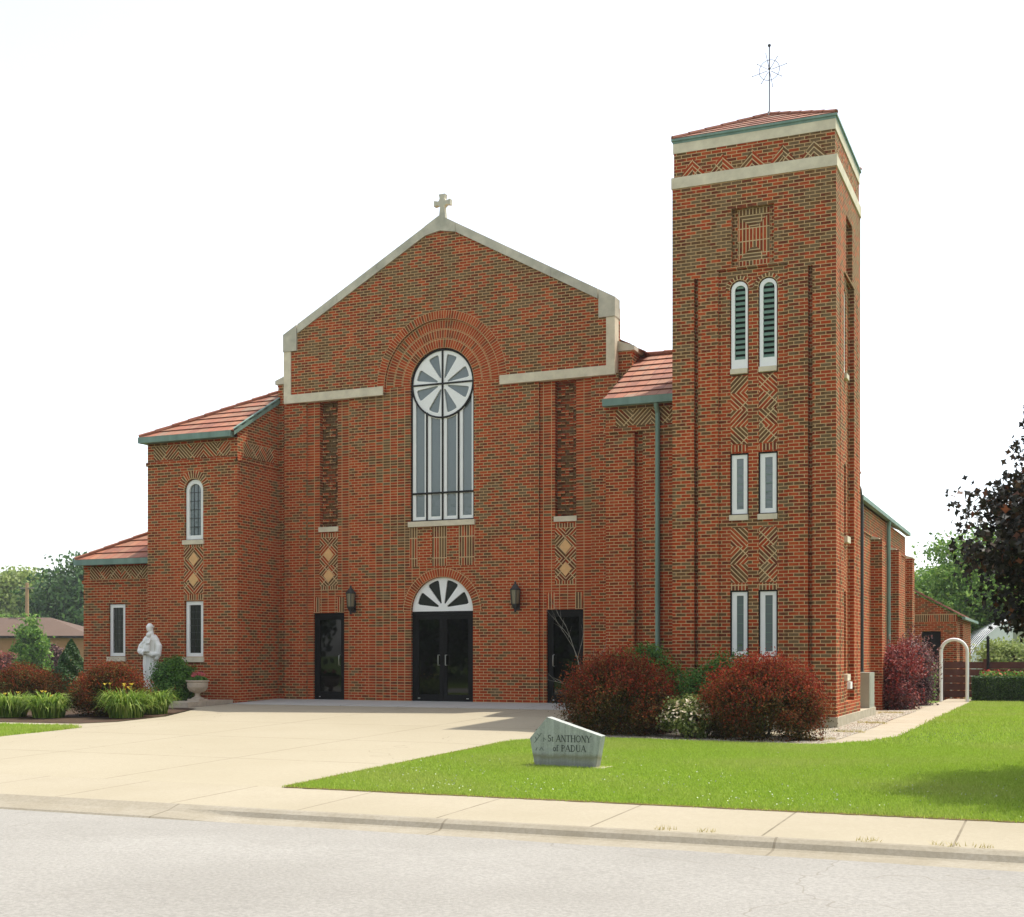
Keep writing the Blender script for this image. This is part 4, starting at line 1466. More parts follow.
write('St ANTHONY', 7.72, .002, .085, .60, SF, 'carving', body, 'lettering')
write('of PADUA', 7.79, -.122, .082, .46, SF, 'carving', body, 'lettering')
mb = MB()
for pts in ([(7.53, -.02), (7.58, .04), (7.63, .11)], [(7.56, .02), (7.54, .06)], [(7.60, .07), (7.57, .10)], [(7.59, .05), (7.64, .05)], [(7.66, .0), (7.66, .05), (7.69, .02)],
            [(7.55, -.12), (7.57, -.08)], [(7.60, -.12), (7.63, -.08), (7.66, -.12)]):
    for i in range(len(pts) - 1):
        a, b = pts[i], pts[i + 1]
        mb.face([SF(a[0] - .007, a[1], -.003), SF(a[0] + .007, a[1], -.003), SF(b[0] + .006, b[1], -.003), SF(b[0] - .006, b[1], -.003)], 'carving_faint')
mb.build('emblem', body)
mb = MB()
mb.box(7.40, 7.56, -12.55, -12.2, -.42, -.315, 'concrete')
mb.box(8.34, 8.53, -12.55, -12.2, -.42, -.315, 'concrete')
islands(mb, 'footing', sg)

# ------------------------------------------------------------------ statue
def remeshed(mb, name, voxel, mat, parent=None, smooth_it=2, label=None):
    o = mb.build('tmp')
    r = o.modifiers.new('r', 'REMESH'); r.mode = 'VOXEL'; r.voxel_size = voxel
    s2 = o.modifiers.new('s', 'SMOOTH'); s2.factor = .5; s2.iterations = smooth_it
    dg = bpy.context.evaluated_depsgraph_get()
    me = bpy.data.meshes.new_from_object(o.evaluated_get(dg))
    bpy.data.objects.remove(o)
    me.materials.clear(); me.materials.append(M[mat])
    me.polygons.foreach_set('use_smooth', [True] * len(me.polygons))
    if parent is not None:
        off = parent.location
        me.transform(__import__('mathutils').Matrix.Translation(-off))
    me.name = name
    n = bpy.data.objects.new(name, me)
    COL.objects.link(n)
    n.parent = parent
    return n
SX, SYY, SG = -6.98, -2.2, -.07
st_ = thing('statue', 'white stone statue of a robed monk holding a child beside the brick wing', 'statue', (SX, SYY, SG))
def loft(mb, rings, mat, n=28, pleat=0):
    base = len(mb.v)
    for (cx_, cy_, z, rx, ry, pl) in rings:
        for k in range(n):
            A = 2 * pi * k / n
            q = 1 + pl * (1 if k % 2 else -1)
            mb.v.append((cx_ + rx * q * cos(A), cy_ + ry * q * sin(A), z))
    for i in range(len(rings) - 1):
        for k in range(n):
            k2 = (k + 1) % n
            mb.f.append((base + i * n + k, base + i * n + k2, base + (i + 1) * n + k2, base + (i + 1) * n + k)); mb.u.append([(0, 0)] * 4); mb.m.append(mb.mi(mat))
    for o_ in (0, len(rings) - 1):
        mb.f.append(tuple(base + o_ * n + k for k in range(n))); mb.u.append([(0, 0)] * n); mb.m.append(mb.mi(mat))
def ball(mb, c, r, mat='statue', n=12):
    rings = []
    for i in range(1, 10):
        t = pi * i / 10
        rings.append((c[0], c[1], c[2] - r[2] * cos(t), r[0] * sin(t), r[1] * sin(t), 0))
    loft(mb, rings, mat, n)
mb = MB()
x, y, z = SX, SYY, SG + .22
loft(mb, [(x + .01, y, z, .20, .17, .05), (x + .01, y, z + .12, .185, .16, .06), (x, y, z + .45, .185, .15, .06), (x - .01, y, z + .75, .20, .155, .05), (x, y, z + .95, .205, .15, .03), (x, y, z + 1.02, .20, .145, .0),
          (x, y, z + 1.2, .215, .15, 0), (x, y, z + 1.36, .235, .145, 0), (x, y, z + 1.43, .18, .12, 0), (x, y, z + 1.48, .075, .08, 0), (x, y, z + 1.60, .05, .055, 0)], 'statue')
# hood around the neck
loft(mb, [(x, y + .02, z + 1.38, .19, .14, 0), (x, y + .03, z + 1.45, .14, .12, 0), (x, y + .05, z + 1.49, .09, .08, 0)], 'statue')
ball(mb, (x - .02, y - .02, z + 1.66), (.083, .095, .118))
# tonsure ring, nose, brow, ears
pts = [(x - .02 + .082 * cos(t), y - .012 + .092 * sin(t), z + 1.685) for t in [2 * pi * i / 14 for i in range(15)]]
mb.tube(pts, .018, 'statue', 6)
mb.tube([(x - .03, y - .10, z + 1.665), (x - .033, y - .125, z + 1.63)], [.008, .014], 'statue', 6)
mb.tube([(x - .065, y - .095, z + 1.67), (x + .01, y - .10, z + 1.67)], .008, 'statue', 5)
mb.tube([(x - .055, y - .1, z + 1.595), (x - .005, y - .1, z + 1.595)], .008, 'statue', 5)
# arms: upper arm to elbow to hands held in front, wide sleeves
mb.tube([(x - .17, y, z + 1.30), (x - .265, y - .02, z + 1.2), (x - .28, y - .05, z + 1.08), (x - .17, y - .16, z + 1.05), (x - .04, y - .2, z + 1.08)], [.075, .085, .085, .075, .05], 'statue', 12)
mb.tube([(x + .17, y, z + 1.30), (x + .25, y - .02, z + 1.2), (x + .255, y - .06, z + 1.0), (x + .17, y - .16, z + .99), (x + .04, y - .21, z + 1.04)], [.075, .09, .095, .075, .05], 'statue', 12)
mb.tube([(x + .25, y - .06, z + 1.0), (x + .23, y - .08, z + .86)], [.09, .05], 'statue', 10)
# hands with fingers round the book
for s_ in (-1, 1):
    ball(mb, (x + s_ * .05, y - .215, z + 1.06), (.045, .03, .035))
    for q in range(4):
        mb.tube([(x + s_ * .03, y - .235, z + 1.04 + q * .019), (x - s_ * .02, y - .255, z + 1.04 + q * .019), (x - s_ * .04, y - .245, z + 1.035 + q * .019)], [.012, .011, .009], 'statue', 6)
mb.box(x - .14, x + .12, y - .25, y - .13, z + 1.0, z + 1.035, 'statue')
# child seated on the arm
cx_ = x + .075
y -= .05
loft(mb, [(cx_ - .04, y - .2, z + 1.06, .12, .07, .04), (cx_ - .02, y - .19, z + 1.16, .10, .07, .04), (cx_, y - .17, z + 1.28, .075, .06, 0), (cx_ + .01, y - .16, z + 1.38, .07, .055, 0), (cx_ + .02, y - .155, z + 1.43, .035, .035, 0)], 'statue', 20)
ball(mb, (cx_ + .025, y - .16, z + 1.475), (.064, .066, .072))
mb.tube([(cx_ - .06, y - .17, z + 1.36), (cx_ - .12, y - .21, z + 1.28), (cx_ - .16, y - .2, z + 1.30)], [.03, .025, .018], 'statue', 8)
mb.tube([(cx_ + .07, y - .17, z + 1.36), (cx_ + .08, y - .22, z + 1.27), (cx_ + .02, y - .25, z + 1.27)], [.03, .025, .018], 'statue', 8)
mb.tube([(cx_ - .05, y - .24, z + 1.10), (cx_ - .07, y - .29, z + 1.04), (cx_ - .06, y - .28, z + .97)], [.035, .028, .02], 'statue', 8)
y += .05
# rope belt end and feet
mb.tube([(x - .02, y - .155, z + 1.0), (x - .03, y - .175, z + .7), (x - .03, y - .17, z + .45)], .014, 'statue', 6)
for s_ in (-.07, .08):
    ball(mb, (x + s_, y - .17, z + .02), (.045, .09, .03))
fig = remeshed(mb, 'figure', .011, 'statue', st_, 2)
mb = MB(); mb.box(SX - .25, SX + .25, SYY - .23, SYY + .23, SG - .15, SG + .12, 'statue'); mb.box(SX - .22, SX + .22, SYY - .2, SYY + .2, SG + .122, SG + .222, 'statue')
mb.build('pedestal', st_)

# ------------------------------------------------------------------ urn on the stone ledge
mb = MB()
lp = [(-5.35, -3.75), (-4.78, -3.62), (-4.86, -1.72), (-5.5, -1.9)]
for i in range(5):
    t0, t1 = i / 5 + .004, (i + 1) / 5 - .004
    q = lambda a, b, t: (a[0] + (b[0] - a[0]) * t, a[1] + (b[1] - a[1]) * t)
    a, b, c, d = q(lp[0], lp[3], t0), q(lp[1], lp[2], t0), q(lp[1], lp[2], t1), q(lp[0], lp[3], t1)
    z0, z1 = -.3, .03 + .01 * (i % 2)
    P = [(*a, z0), (*b, z0), (*c, z0), (*d, z0), (*a, z1), (*b, z1), (*c, z1), (*d, z1)]
    for qd in ((0, 1, 5, 4), (1, 2, 6, 5), (2, 3, 7, 6), (3, 0, 4, 7), (4, 5, 6, 7)):
        mb.face([P[k] for k in qd], 'urn')
ld = mb.build('stone_ledge')
tag(ld, 'low stone block ledge edging the flower bed under the urn', 'ledge')
UX, UY = -5.08, -2.85
ur = thing('urn_planter', 'pale cast stone urn on a footed base by the flower bed', 'urn', (UX, UY, .035))
mb = MB()
mb.box(UX - .17, UX + .17, UY - .17, UY + .17, .035, .085, 'urn')
mb.lathe([(.15, .085), (.15, .10), (.07, .14), (.055, .19), (.08, .235), (.17, .28), (.235, .36), (.25, .44), (.24, .475), (.275, .50), (.275, .53), (.24, .53), (.22, .48), (0, .46)], (UX, UY, 0), 'urn', 28)
mb.build('bowl', ur, smooth=False)
mb = MB()
for k_ in range(14):
    A = 2 * pi * k_ / 14
    mb.tube([(UX + r * cos(A), UY + r * sin(A), z) for r, z in ((.09, .24), (.18, .285), (.245, .37))], [.008, .018, .01], 'urn', 6)
mb.build('fluting', ur)

# ------------------------------------------------------------------ foliage
def leaf_mesh(name, pts, size, mat, tint=None, up=.0, aspect=.55, parent=None, nrm=None, sizevar=.35, shape='quad'):
    N = len(pts)
    pts = np.asarray(pts, dtype=np.float64)
    n = rng.normal(size=(N, 3))
    if nrm is not None:
        n = n * .75 + nrm
    n[:, 2] += up
    n /= np.linalg.norm(n, axis=1)[:, None] + 1e-9
    r = rng.normal(size=(N, 3))
    a = np.cross(n, r); a /= np.linalg.norm(a, axis=1)[:, None] + 1e-9
    b = np.cross(n, a)
    sz = size * (1 + sizevar * rng.uniform(-1, 1, N))[:, None]
    if shape == 'star':       # lobed leaf: two crossed points, six corners
        offs = [(1, 0), (.35, .35), (.25, .95), (-.3, .35), (-.8, .0), (-.3, -.35), (.25, -.95), (.35, -.35)]
    else:
        offs = [(1, 0), (0, aspect), (-1, 0), (0, -aspect)]
    k = len(offs)
    V = np.empty((N, k, 3))
    for i, (p, q) in enumerate(offs):
        V[:, i, :] = pts + a * sz * p + b * sz * q
    if parent is not None:
        off = np.zeros(3); q = parent
        while q is not None:
            off += np.array(q.location); q = q.parent
        V -= off
    me = bpy.data.meshes.new(name)
    me.vertices.add(N * k); me.loops.add(N * k); me.polygons.add(N)
    me.vertices.foreach_set('co', V.ravel().astype(np.float32))
    me.loops.foreach_set('vertex_index', np.arange(N * k, dtype=np.int32))
    me.polygons.foreach_set('loop_start', np.arange(0, N * k, k, dtype=np.int32))
    me.polygons.foreach_set('loop_total', np.full(N, k, dtype=np.int32))
    uv = np.empty((N, k, 2)); uv[:, :, 0] = rng.uniform(0, 1, N)[:, None]
    uv[:, :, 1] = (np.zeros(N) if tint is None else np.clip(tint, 0, 1))[:, None]
    ul = me.uv_layers.new(name='UVMap')
    ul.data.foreach_set('uv', uv.ravel().astype(np.float32))
    me.materials.append(M[mat])
    me.update(calc_edges=True)
    o = bpy.data.objects.new(name, me)
    COL.objects.link(o)
    if parent is not None:
        o.parent = parent
    return o

def dirs(N, up=False):
    d = rng.normal(size=(N, 3)); d /= np.linalg.norm(d, axis=1)[:, None]
    if up:
        d[:, 2] = np.abs(d[:, 2])
    return d

def lumpy(d, seeds, amp):
    """radius multiplier with random lumps around direction seeds"""
    s = d @ seeds.T
    return 1 + amp * (np.max(np.where(s > .0, s ** 6, 0), axis=1) - .5)

def shrub(name, label, cat, c, rx, ry, h, mat, size, N, tintf=.5, group=None, nl=26, amp=.3, stems='bark', cone=False, z0=None, up=.2, square=.0):
    z = terr(c[0], c[1]) if z0 is None else z0
    t = thing(name, label, cat, (c[0], c[1], z), group)
    if cone:
        rad = np.clip(1 - np.abs(rng.normal(0, .16, N)), .25, 1.06)
        p = np.empty((N, 3))
        zz = rng.uniform(0, 1, N) ** 1.15
        A = rng.uniform(0, 2 * pi, N)
        prof_ = (1 - zz) ** .8 * (1 + .12 * np.sin(A * 5 + zz * 20)) * np.where(zz < .12, .75 + zz * 2, 1)
        p[:, 0] = np.cos(A) * prof_ * rx * rad; p[:, 1] = np.sin(A) * prof_ * ry * rad; p[:, 2] = zz * h
        nn = np.stack([np.cos(A), np.sin(A), np.full(N, .5)], 1)
        tint = (rad - .7) * 2 * tintf + rng.normal(0, .12, N)
    else:
        # many leafy sprays over a mounded body that reaches the ground
        nc = max(40, int(170 * (rx + ry) / 2 * (h + .6) / 2))
        tt = rng.uniform(0.02, 1, nc) ** .85
        A = rng.uniform(0, 2 * pi, nc)
        lo = 1 + amp * .35 * np.sin(A * 3 + rng.uniform(0, 6)) * np.sin(tt * 5 + rng.uniform(0, 6)) + amp * .3 * rng.normal(0, .35, nc)
        f = np.sqrt(np.clip(1 - (np.clip(tt - .35, 0, 1) / .65) ** 2.1, 0, 1)) * np.where(tt < .35, .80 + .2 * tt / .35, 1)
        dep = 1 - np.abs(rng.normal(0, .13, nc))
        R0 = f * lo * dep
        cr = .13 * (rx + ry + h) / 3
        cc = np.stack([np.cos(A) * R0 * (rx - cr), np.sin(A) * R0 * (ry - cr), np.clip(tt * (h - cr) * (1 + .10 * rng.normal(0, .5, nc)) , .05, h * 1.06)], 1)
        od = np.stack([np.cos(A) * f, np.sin(A) * f, tt * 1.1], 1); od /= np.linalg.norm(od, axis=1)[:, None]
        idx = rng.integers(0, nc, N)
        q = np.clip(rng.normal(0, 1, (N, 3)), -1.8, 1.8)
        size_c = cr * rng.uniform(.6, 1.25, nc)[idx][:, None]
        p = cc[idx] + q * size_c + od[idx] * np.abs(q[:, :1]) * size_c * .4
        qn = q / (np.linalg.norm(q, axis=1)[:, None] + 1e-6)
        nn = qn * .6 + od[idx] * .6
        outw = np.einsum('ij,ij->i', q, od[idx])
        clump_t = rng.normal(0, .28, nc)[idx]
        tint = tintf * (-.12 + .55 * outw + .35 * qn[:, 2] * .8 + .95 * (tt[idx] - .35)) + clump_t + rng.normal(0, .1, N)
    p[:, 2] = np.maximum(p[:, 2], .02)
    p += np.array([c[0], c[1], z])
    leaf_mesh('foliage', p, size, mat, tint, up, parent=t, nrm=nn)
    # stems inside
    mb = MB()
    for k_ in range(9):
        A = 2 * pi * k_ / 9 + random.random()
        q = random.uniform(.3, .75)
        mb.tube([(c[0] + .06 * cos(A), c[1] + .06 * sin(A), z - .05), (c[0] + rx * q * .5 * cos(A), c[1] + ry * q * .5 * sin(A), z + h * .35), (c[0] + rx * q * (0.2 if cone else 1) * cos(A), c[1] + ry * q * (0.2 if cone else 1) * sin(A), z + h * .72)], [.018, .012, .005], 'bark', 5)
    mb.build('stem', t)
    return t

def twigs_leaves(t, c, z, rx, ry, h, mat, N, L=.16, size=.03):
    """whippy new shoots sticking out of a shrub's surface"""
    d = dirs(N, True); d[:, 2] = np.abs(d[:, 2]) + .15
    d /= np.linalg.norm(d, axis=1)[:, None]
    base = np.stack([c[0] + d[:, 0] * rx * .93, c[1] + d[:, 1] * ry * .93, z + h * .42 + d[:, 2] * h * .55], 1)
    out = d + rng.normal(0, .3, (N, 3)); out[:, 2] += .5
    pts, tn = [], []
    for k in range(7):
        pts.append(base + out * L * (k / 6) * rng.uniform(.5, 1.2, N)[:, None]); tn.append(np.full(N, .5 + k * .09))
    leaf_mesh('new_shoots', np.concatenate(pts), size, mat, np.concatenate(tn), .2, parent=t)

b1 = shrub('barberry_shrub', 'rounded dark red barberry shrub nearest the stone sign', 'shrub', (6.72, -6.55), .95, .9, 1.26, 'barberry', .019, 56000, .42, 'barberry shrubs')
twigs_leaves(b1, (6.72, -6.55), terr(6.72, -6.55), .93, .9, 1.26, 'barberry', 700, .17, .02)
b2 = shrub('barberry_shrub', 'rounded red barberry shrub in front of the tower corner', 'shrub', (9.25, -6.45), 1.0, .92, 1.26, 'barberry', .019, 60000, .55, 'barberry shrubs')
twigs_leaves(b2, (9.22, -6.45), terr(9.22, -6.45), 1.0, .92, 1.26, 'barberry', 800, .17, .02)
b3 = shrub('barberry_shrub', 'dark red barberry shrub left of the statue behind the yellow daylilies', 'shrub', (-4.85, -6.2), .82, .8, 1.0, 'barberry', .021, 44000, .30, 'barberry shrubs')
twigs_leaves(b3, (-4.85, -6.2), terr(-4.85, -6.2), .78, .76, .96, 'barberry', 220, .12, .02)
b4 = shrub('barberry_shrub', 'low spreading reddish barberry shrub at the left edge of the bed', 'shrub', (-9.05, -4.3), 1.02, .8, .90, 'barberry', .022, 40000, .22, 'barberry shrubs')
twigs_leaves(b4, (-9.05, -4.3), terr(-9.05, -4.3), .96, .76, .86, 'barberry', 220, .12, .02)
shrub('yew_shrub', 'feathery green shrub behind the shrub nearest the sign', 'shrub', (6.3, -3.9), .85, .6, 1.36, 'yew', .03, 30000, .8, 'green shrubs against the brick wall')
shrub('yew_shrub', 'green shrub under the tower windows behind the two red shrubs', 'shrub', (8.12, -4.35), .76, .6, 1.34, 'yew', .03, 28000, .8, 'green shrubs against the brick wall')
shrub('yew_shrub', 'green shrub between the statue and the urn', 'shrub', (-5.85, -2.75), .55, .5, 1.05, 'yew', .028, 20000, .7)
shrub('conical_evergreen', 'small cone shaped dark evergreen behind the left barberries', 'shrub', (-13.5, 2.2), .72, .7, 1.62, 'conifer', .035, 9000, .6, cone=True)
hy = shrub('spirea_shrub', 'small pale flowering shrub between the two large red shrubs', 'shrub', (8.02, -6.75), .46, .42, .66, 'hydra', .026, 9000, .3)
d_ = dirs(420, True)
pp = np.stack([8.02 + d_[:, 0] * .47, -6.75 + d_[:, 1] * .43, terr(8.02, -6.75) + .28 + d_[:, 2] * .38], 1)
leaf_mesh('flower_cluster', pp[rng.uniform(0, 1, 420) < .8], .026, 'petal_c', up=.8, aspect=.9, parent=hy)

# daylilies: arching strap leaves
def lily(c, r, h, label, flowers=0, n=420):
    z = terr(c[0], c[1])
    t = thing('daylily_clump', label, 'plant', (c[0], c[1], z), 'daylily clumps along the bed edge')
    mb = MB()
    for i in range(int(n * 1.6)):
        A = random.random() * 2 * pi
        q = sqrt(random.random())
        bx, by = c[0] + .5 * r * q * cos(A), c[1] + .5 * r * q * sin(A)
        A2 = A + random.gauss(0, .5)
        L = random.uniform(.45, 1.0) * h * 1.55
        out = random.uniform(.15, .8) * r
        dr = random.uniform(.7, 1.8)
        w = random.uniform(.010, .017)
        px, py = -sin(A2) * w, cos(A2) * w
        prev = None
        u = random.random()
        for k in range(6):
            s_ = k / 5
            x_ = bx + cos(A2) * out * s_ ** 1.3
            y_ = by + sin(A2) * out * s_ ** 1.3
            z_ = z + L * ((.95 + .55 * dr) * s_ - dr * s_ ** 1.8)
            ww = 1 - s_ ** 2 * .9
            cur = [(x_ - px * ww, y_ - py * ww, z_), (x_ + px * ww, y_ + py * ww, z_)]
            if prev:
                mb.face([prev[0], prev[1], cur[1], cur[0]], 'lily', [(u, 0)] * 4)
            prev = cur
    mb.build('blades', t)
    for i in range(flowers):
        A = random.random() * 2 * pi
        q = random.random() * r * .6
        fx, fy, fz = c[0] + q * cos(A) + .1 * r, c[1] + q * sin(A) - .15, z + h * random.uniform(.68, .95)
        f = MB()
        for k in range(6):
            B = k * pi / 3 + A
            f.face([(fx, fy, fz), (fx + .035 * cos(B - .35), fy + .035 * sin(B - .35), fz + .035), (fx + .065 * cos(B), fy + .065 * sin(B), fz + .04), (fx + .035 * cos(B + .35), fy + .035 * sin(B + .35), fz + .035)], 'petal_y')
        f.tube([(fx, fy, fz), (fx - .05 * cos(A), fy - .05 * sin(A), fz - .3)], .004, 'lily', 4, cap=False)
        f.build('flower', t)
lily((-3.95, -6.75), .68, .72, 'daylily clump with yellow blooms in front of the statue', 9, 520)
lily((-4.15, -5.6), .55, .66, 'green daylily clump right of the yellow blooms near the urn', 0, 340)
lily((-6.55, -7.3), .66, .62, 'leftmost daylily clump at the edge of the lawn strip', 2, 460)
lily((-5.55, -7.25), .62, .62, 'daylily clump second from the left beside the red barberry', 3, 460)
# geraniums in the urn
t = thing('geranium', 'pink geraniums growing in the stone urn', 'flowers', (UX, UY, .5))
d_ = dirs(900, True)
leaf_mesh('foliage', np.stack([UX + d_[:, 0] * .24, UY + d_[:, 1] * .24, .50 + d_[:, 2] * .13 * rng.uniform(.5, 1, 900)], 1), .028, 'yew', rng.uniform(0, 1, 900), .6, .8, t)
blooms = []
for k in range(11):
    A = random.uniform(0, 2 * pi); q = random.uniform(.05, .24)
    bc = np.array([UX - .05 + q * cos(A), UY + q * sin(A), .62 + random.uniform(0, .09)])
    blooms.append(bc + rng.normal(0, .018, (26, 3)))
leaf_mesh('blossom', np.concatenate(blooms), .014, 'petal_p', aspect=.8, parent=t)

# red and purple shrubs at the nave wall, right
ps = shrub('smoke_bush', 'tall purple leaved shrub against the side wall of the nave', 'shrub', (10.0, 9.5), .56, .9, 1.72, 'purple', .04, 15000, .8, nl=16, amp=.45)
twigs_leaves(ps, (10.0, 9.5), terr(10, 9.5), .56, .9, 1.72, 'purple', 260, .3, .035)
cs_ = shrub('barberry_shrub', 'crimson barberry shrub beside the grey cabinet', 'shrub', (9.95, 6.3), .5, 1.0, 1.5, 'crimson', .034, 15000, .9, 'barberry shrubs', nl=16, amp=.4)
twigs_leaves(cs_, (10.1, 6.3), terr(9.95, 6.3), .5, 1.0, 1.5, 'crimson', 260, .28)
shrub('green_shrub', 'small yellow green shrub left of the white garden arch', 'shrub', (10.0, 13.3), .3, .5, 1.3, 'treeA', .04, 3500, .6, nl=9, amp=.5)

# bare twigs by the side door
t = thing('sapling', 'thin bare branched sapling in front of the right side door', 'tree', (4.62, -2.6, -.08))
mb = MB()
def br_(p, d, L, r, n):
    pts = [Vector(p)]
    for k in range(5):
        d = (d + Vector((random.gauss(0, .1), random.gauss(0, .05), random.gauss(.02, .06)))).normalized()
        pts.append(pts[-1] + d * L / 5)
    mb.tube(pts, [r * (1 - .14 * k) for k in range(6)], 'twig', 5, cap=False)
    if n:
        for q in (2, 3, 4, 5):
            br_(pts[q], (d + Vector((random.uniform(-.9, .9), random.uniform(-.3, .3), random.uniform(-.1, .7)))).normalized(), L * .5, r * .45, n - 1)
br_((4.62, -2.6, -.1), Vector((-.02, 0, 1)), .75, .016, 0)
br_((4.60, -2.6, .62), Vector((-.3, 0, .95)), 1.15, .014, 2)
br_((4.60, -2.6, .62), Vector((.45, 0, .9)), .8, .010, 1)
br_((4.60, -2.6, .4), Vector((-.9, 0, .35)), .75, .008, 1)
mb.build('branches', t)

# ------------------------------------------------------------------ trees
def tree(name, label, c, H, crown_r, crown_z, mat, leafsz, nclump, nleaf, clump_r, group=None, z0=None, trunk_r=.2, flat=1.0, core=.55, shape='quad', seed=1, lump=.5, limbs=9, root=None, up=.25):
    global rng
    keep = rng
    rng = np.random.default_rng(seed)
    z = terr(c[0], c[1]) if z0 is None else z0
    t = thing(name, label, 'tree', (c[0], c[1], z), group)
    base = np.array([c[0], c[1], z + crown_z])
    d = dirs(nclump)
    lob = lumpy(d, dirs(9), lump)
    rad = rng.uniform(core, 1, nclump) ** .7 * lob
    cc = base + d * (rad[:, None]) * np.array([crown_r, crown_r, (H - crown_z) * flat])
    pts, nn = [], []
    for k in range(nclump):
        q = np.clip(rng.normal(0, 1, (nleaf, 3)), -1.7, 1.7) * clump_r * rng.uniform(.6, 1.3) * np.array([1, 1, .55])
        pts.append(cc[k] + q)
        nn.append(q / (np.linalg.norm(q, axis=1)[:, None] + 1e-6) * .6)
    P = np.concatenate(pts)
    P[:, 2] = np.maximum(P[:, 2], z + .4)
    leaf_mesh('crown', P, leafsz, mat, rng.uniform(0, 1, len(P)), up, parent=t, nrm=np.concatenate(nn), shape=shape)
    mb = MB()
    top = Vector((c[0] + random.uniform(-.2, .2), c[1], z + crown_z + (H - crown_z) * .5))
    mb.tube([(c[0], c[1], z - .2), (c[0] + .03, c[1], z + crown_z * .4), (c[0] - .05, c[1], z + crown_z * .85), tuple(top)], [trunk_r * 1.25, trunk_r, trunk_r * .75, trunk_r * .2], 'bark', 9)
    idx = rng.choice(nclump, min(limbs * 4, nclump), replace=False)
    for k in idx:
        s0 = random.uniform(.25, .9)
        a = Vector((c[0], c[1], z + crown_z * .6)).lerp(top, s0)
        b = Vector(cc[k])
        m_ = a.lerp(b, .5) + Vector((0, 0, .1 * (b - a).length))
        r0 = trunk_r * .32 * (1.1 - s0)
        mb.tube([a, m_, b], [r0, r0 * .6, r0 * .15], 'bark', 5, cap=False)
    mb.build('trunk', t)
    rng = keep
    return t

# purple maple at the right edge, its crown reaching into the frame
tree('maple_tree', 'dark purple leaved maple with low hanging crown over the lawn at the right edge', (15.78, -11.6), 5.05, 2.75, 3.0, 'maple', .044, 950, 140, .23, seed=4, trunk_r=.16, core=.35, shape='star', limbs=120, flat=.95, lump=.22)

# background trees, left
def sky_tree(name, label, px, dist, H, r, mat, seed, group, ncl=120, nlf=110, cr=1.1, lsz=.3, cz=None, flat=1.0):
    u = (px - 512) / 1283
    x = 13.893 + dist * (-sin(THETA) + u * cos(THETA))
    y = -28.05 + dist * (cos(THETA) + u * sin(THETA))
    return tree(name, label, (x, y), H, r, cz or H * .55, mat, lsz, ncl, nlf, cr, group, z0=-.3, trunk_r=.3, seed=seed, core=.3, flat=flat)
GB = 'trees behind the bungalow'
sky_tree('broadleaf_tree', 'pale yellow green tree rising behind the bungalow at the far left edge', 0, 140, 11.2, 5.0, 'treeB', 21, GB, 170, 130, 1.1, .26)
sky_tree('broadleaf_tree', 'pale green tree behind the utility pole', 34, 150, 9.6, 4.6, 'treeB', 22, GB, 150, 120, 1.1, .26)
sky_tree('broadleaf_tree', 'darker green tree tight against the left end of the church', 78, 118, 10.0, 3.6, 'treeC', 23, GB, 130, 120, 1.0, .24)
sky_tree('broadleaf_tree', 'low pale trees seen between the pole and the darker tree', 54, 170, 8.2, 4.2, 'treeB', 24, GB, 120, 100, 1.1, .28)
sky_tree('broadleaf_tree', 'small bright green tree just over the bungalow roof at the left edge', -2, 120, 5.4, 2.0, 'treeA', 25, GB, 60, 90, .6, .2)
sky_tree('young_tree', 'small leafy upright tree in front of the bungalow', 32, 82, 3.6, .95, 'treeA', 26, None, 60, 110, .3, .12, cz=1.9)
# background trees, right
GR = 'green trees behind the annex'
sky_tree('broadleaf_tree', 'bright green tree directly above the annex roof', 950, 66, 6.3, 2.3, 'treeA', 31, GR, 140, 240, .55, .10, cz=4.0)
sky_tree('broadleaf_tree', 'tall green tree behind the purple maple crown', 992, 62, 6.9, 2.9, 'treeA', 32, GR, 160, 240, .6, .10, cz=4.6)
sky_tree('broadleaf_tree', 'green tree filling the gap at the right edge of the picture', 1035, 64, 7.8, 2.8, 'treeA', 33, GR, 140, 220, .6, .10, cz=4.4)
sky_tree('broadleaf_tree', 'green tree partly hidden behind the end pier of the nave', 914, 72, 5.6, 1.9, 'treeA', 34, GR, 90, 220, .5, .10, cz=3.6)
sky_tree('ornamental_tree', 'small pale green tree behind the clipped hedge', 1008, 44, 2.0, 1.1, 'treeB', 35, None, 90, 80, .24, .06, cz=1.25)

def at(px, py, dist):
    u = (px - 512) / 1283
    return (13.893 + dist * (-sin(THETA) + u * cos(THETA)), -28.05 + dist * (cos(THETA) + u * sin(THETA)), 1.13 - (py - 655) / 1283 * dist)

# bungalow at the far left, seen nearly square on
bx, by, _ = at(88, 655, 100)
bg_ = thing('bungalow', 'tan brick bungalow with a low brown hipped roof far left', 'house', (bx, by, -.3))
def W3(u, v, w):      # u to the right, v away, w up, from the house corner at its right end
    return (bx + u * cos(THETA) - v * sin(THETA), by + u * sin(THETA) + v * cos(THETA), w)
MFh = lambda u, v, d=0: W3(u, d, v)
mb = MB()
L = -16
ez_, rz_ = 2.62, 4.15
mb.plate(MFh, rect(L, 0, -.4, ez_), [rect(-8.0, -6.9, .9, 2.2), rect(-3.3, -2.5, -.3, 2.0)], 0, .3, 'tanwall')
mb.plate(lambda u, v, d=0: W3(d, u, v), rect(0, 7, -.4, ez_), [], 0, -.1, 'tanwall')
mb.build('wall', bg_)
mb = MB()
def quad3(mb, P, mat):
    mb.face([W3(*p) for p in P], mat)
quad3(mb, [(L - .5, -.6, ez_), (.5, -.6, ez_), (-4.2, 3.5, rz_), (L + 4, 3.5, rz_)], 'shingle')
quad3(mb, [(.5, -.6, ez_), (.5, 7.6, ez_), (-4.2, 3.5, rz_)], 'shingle')
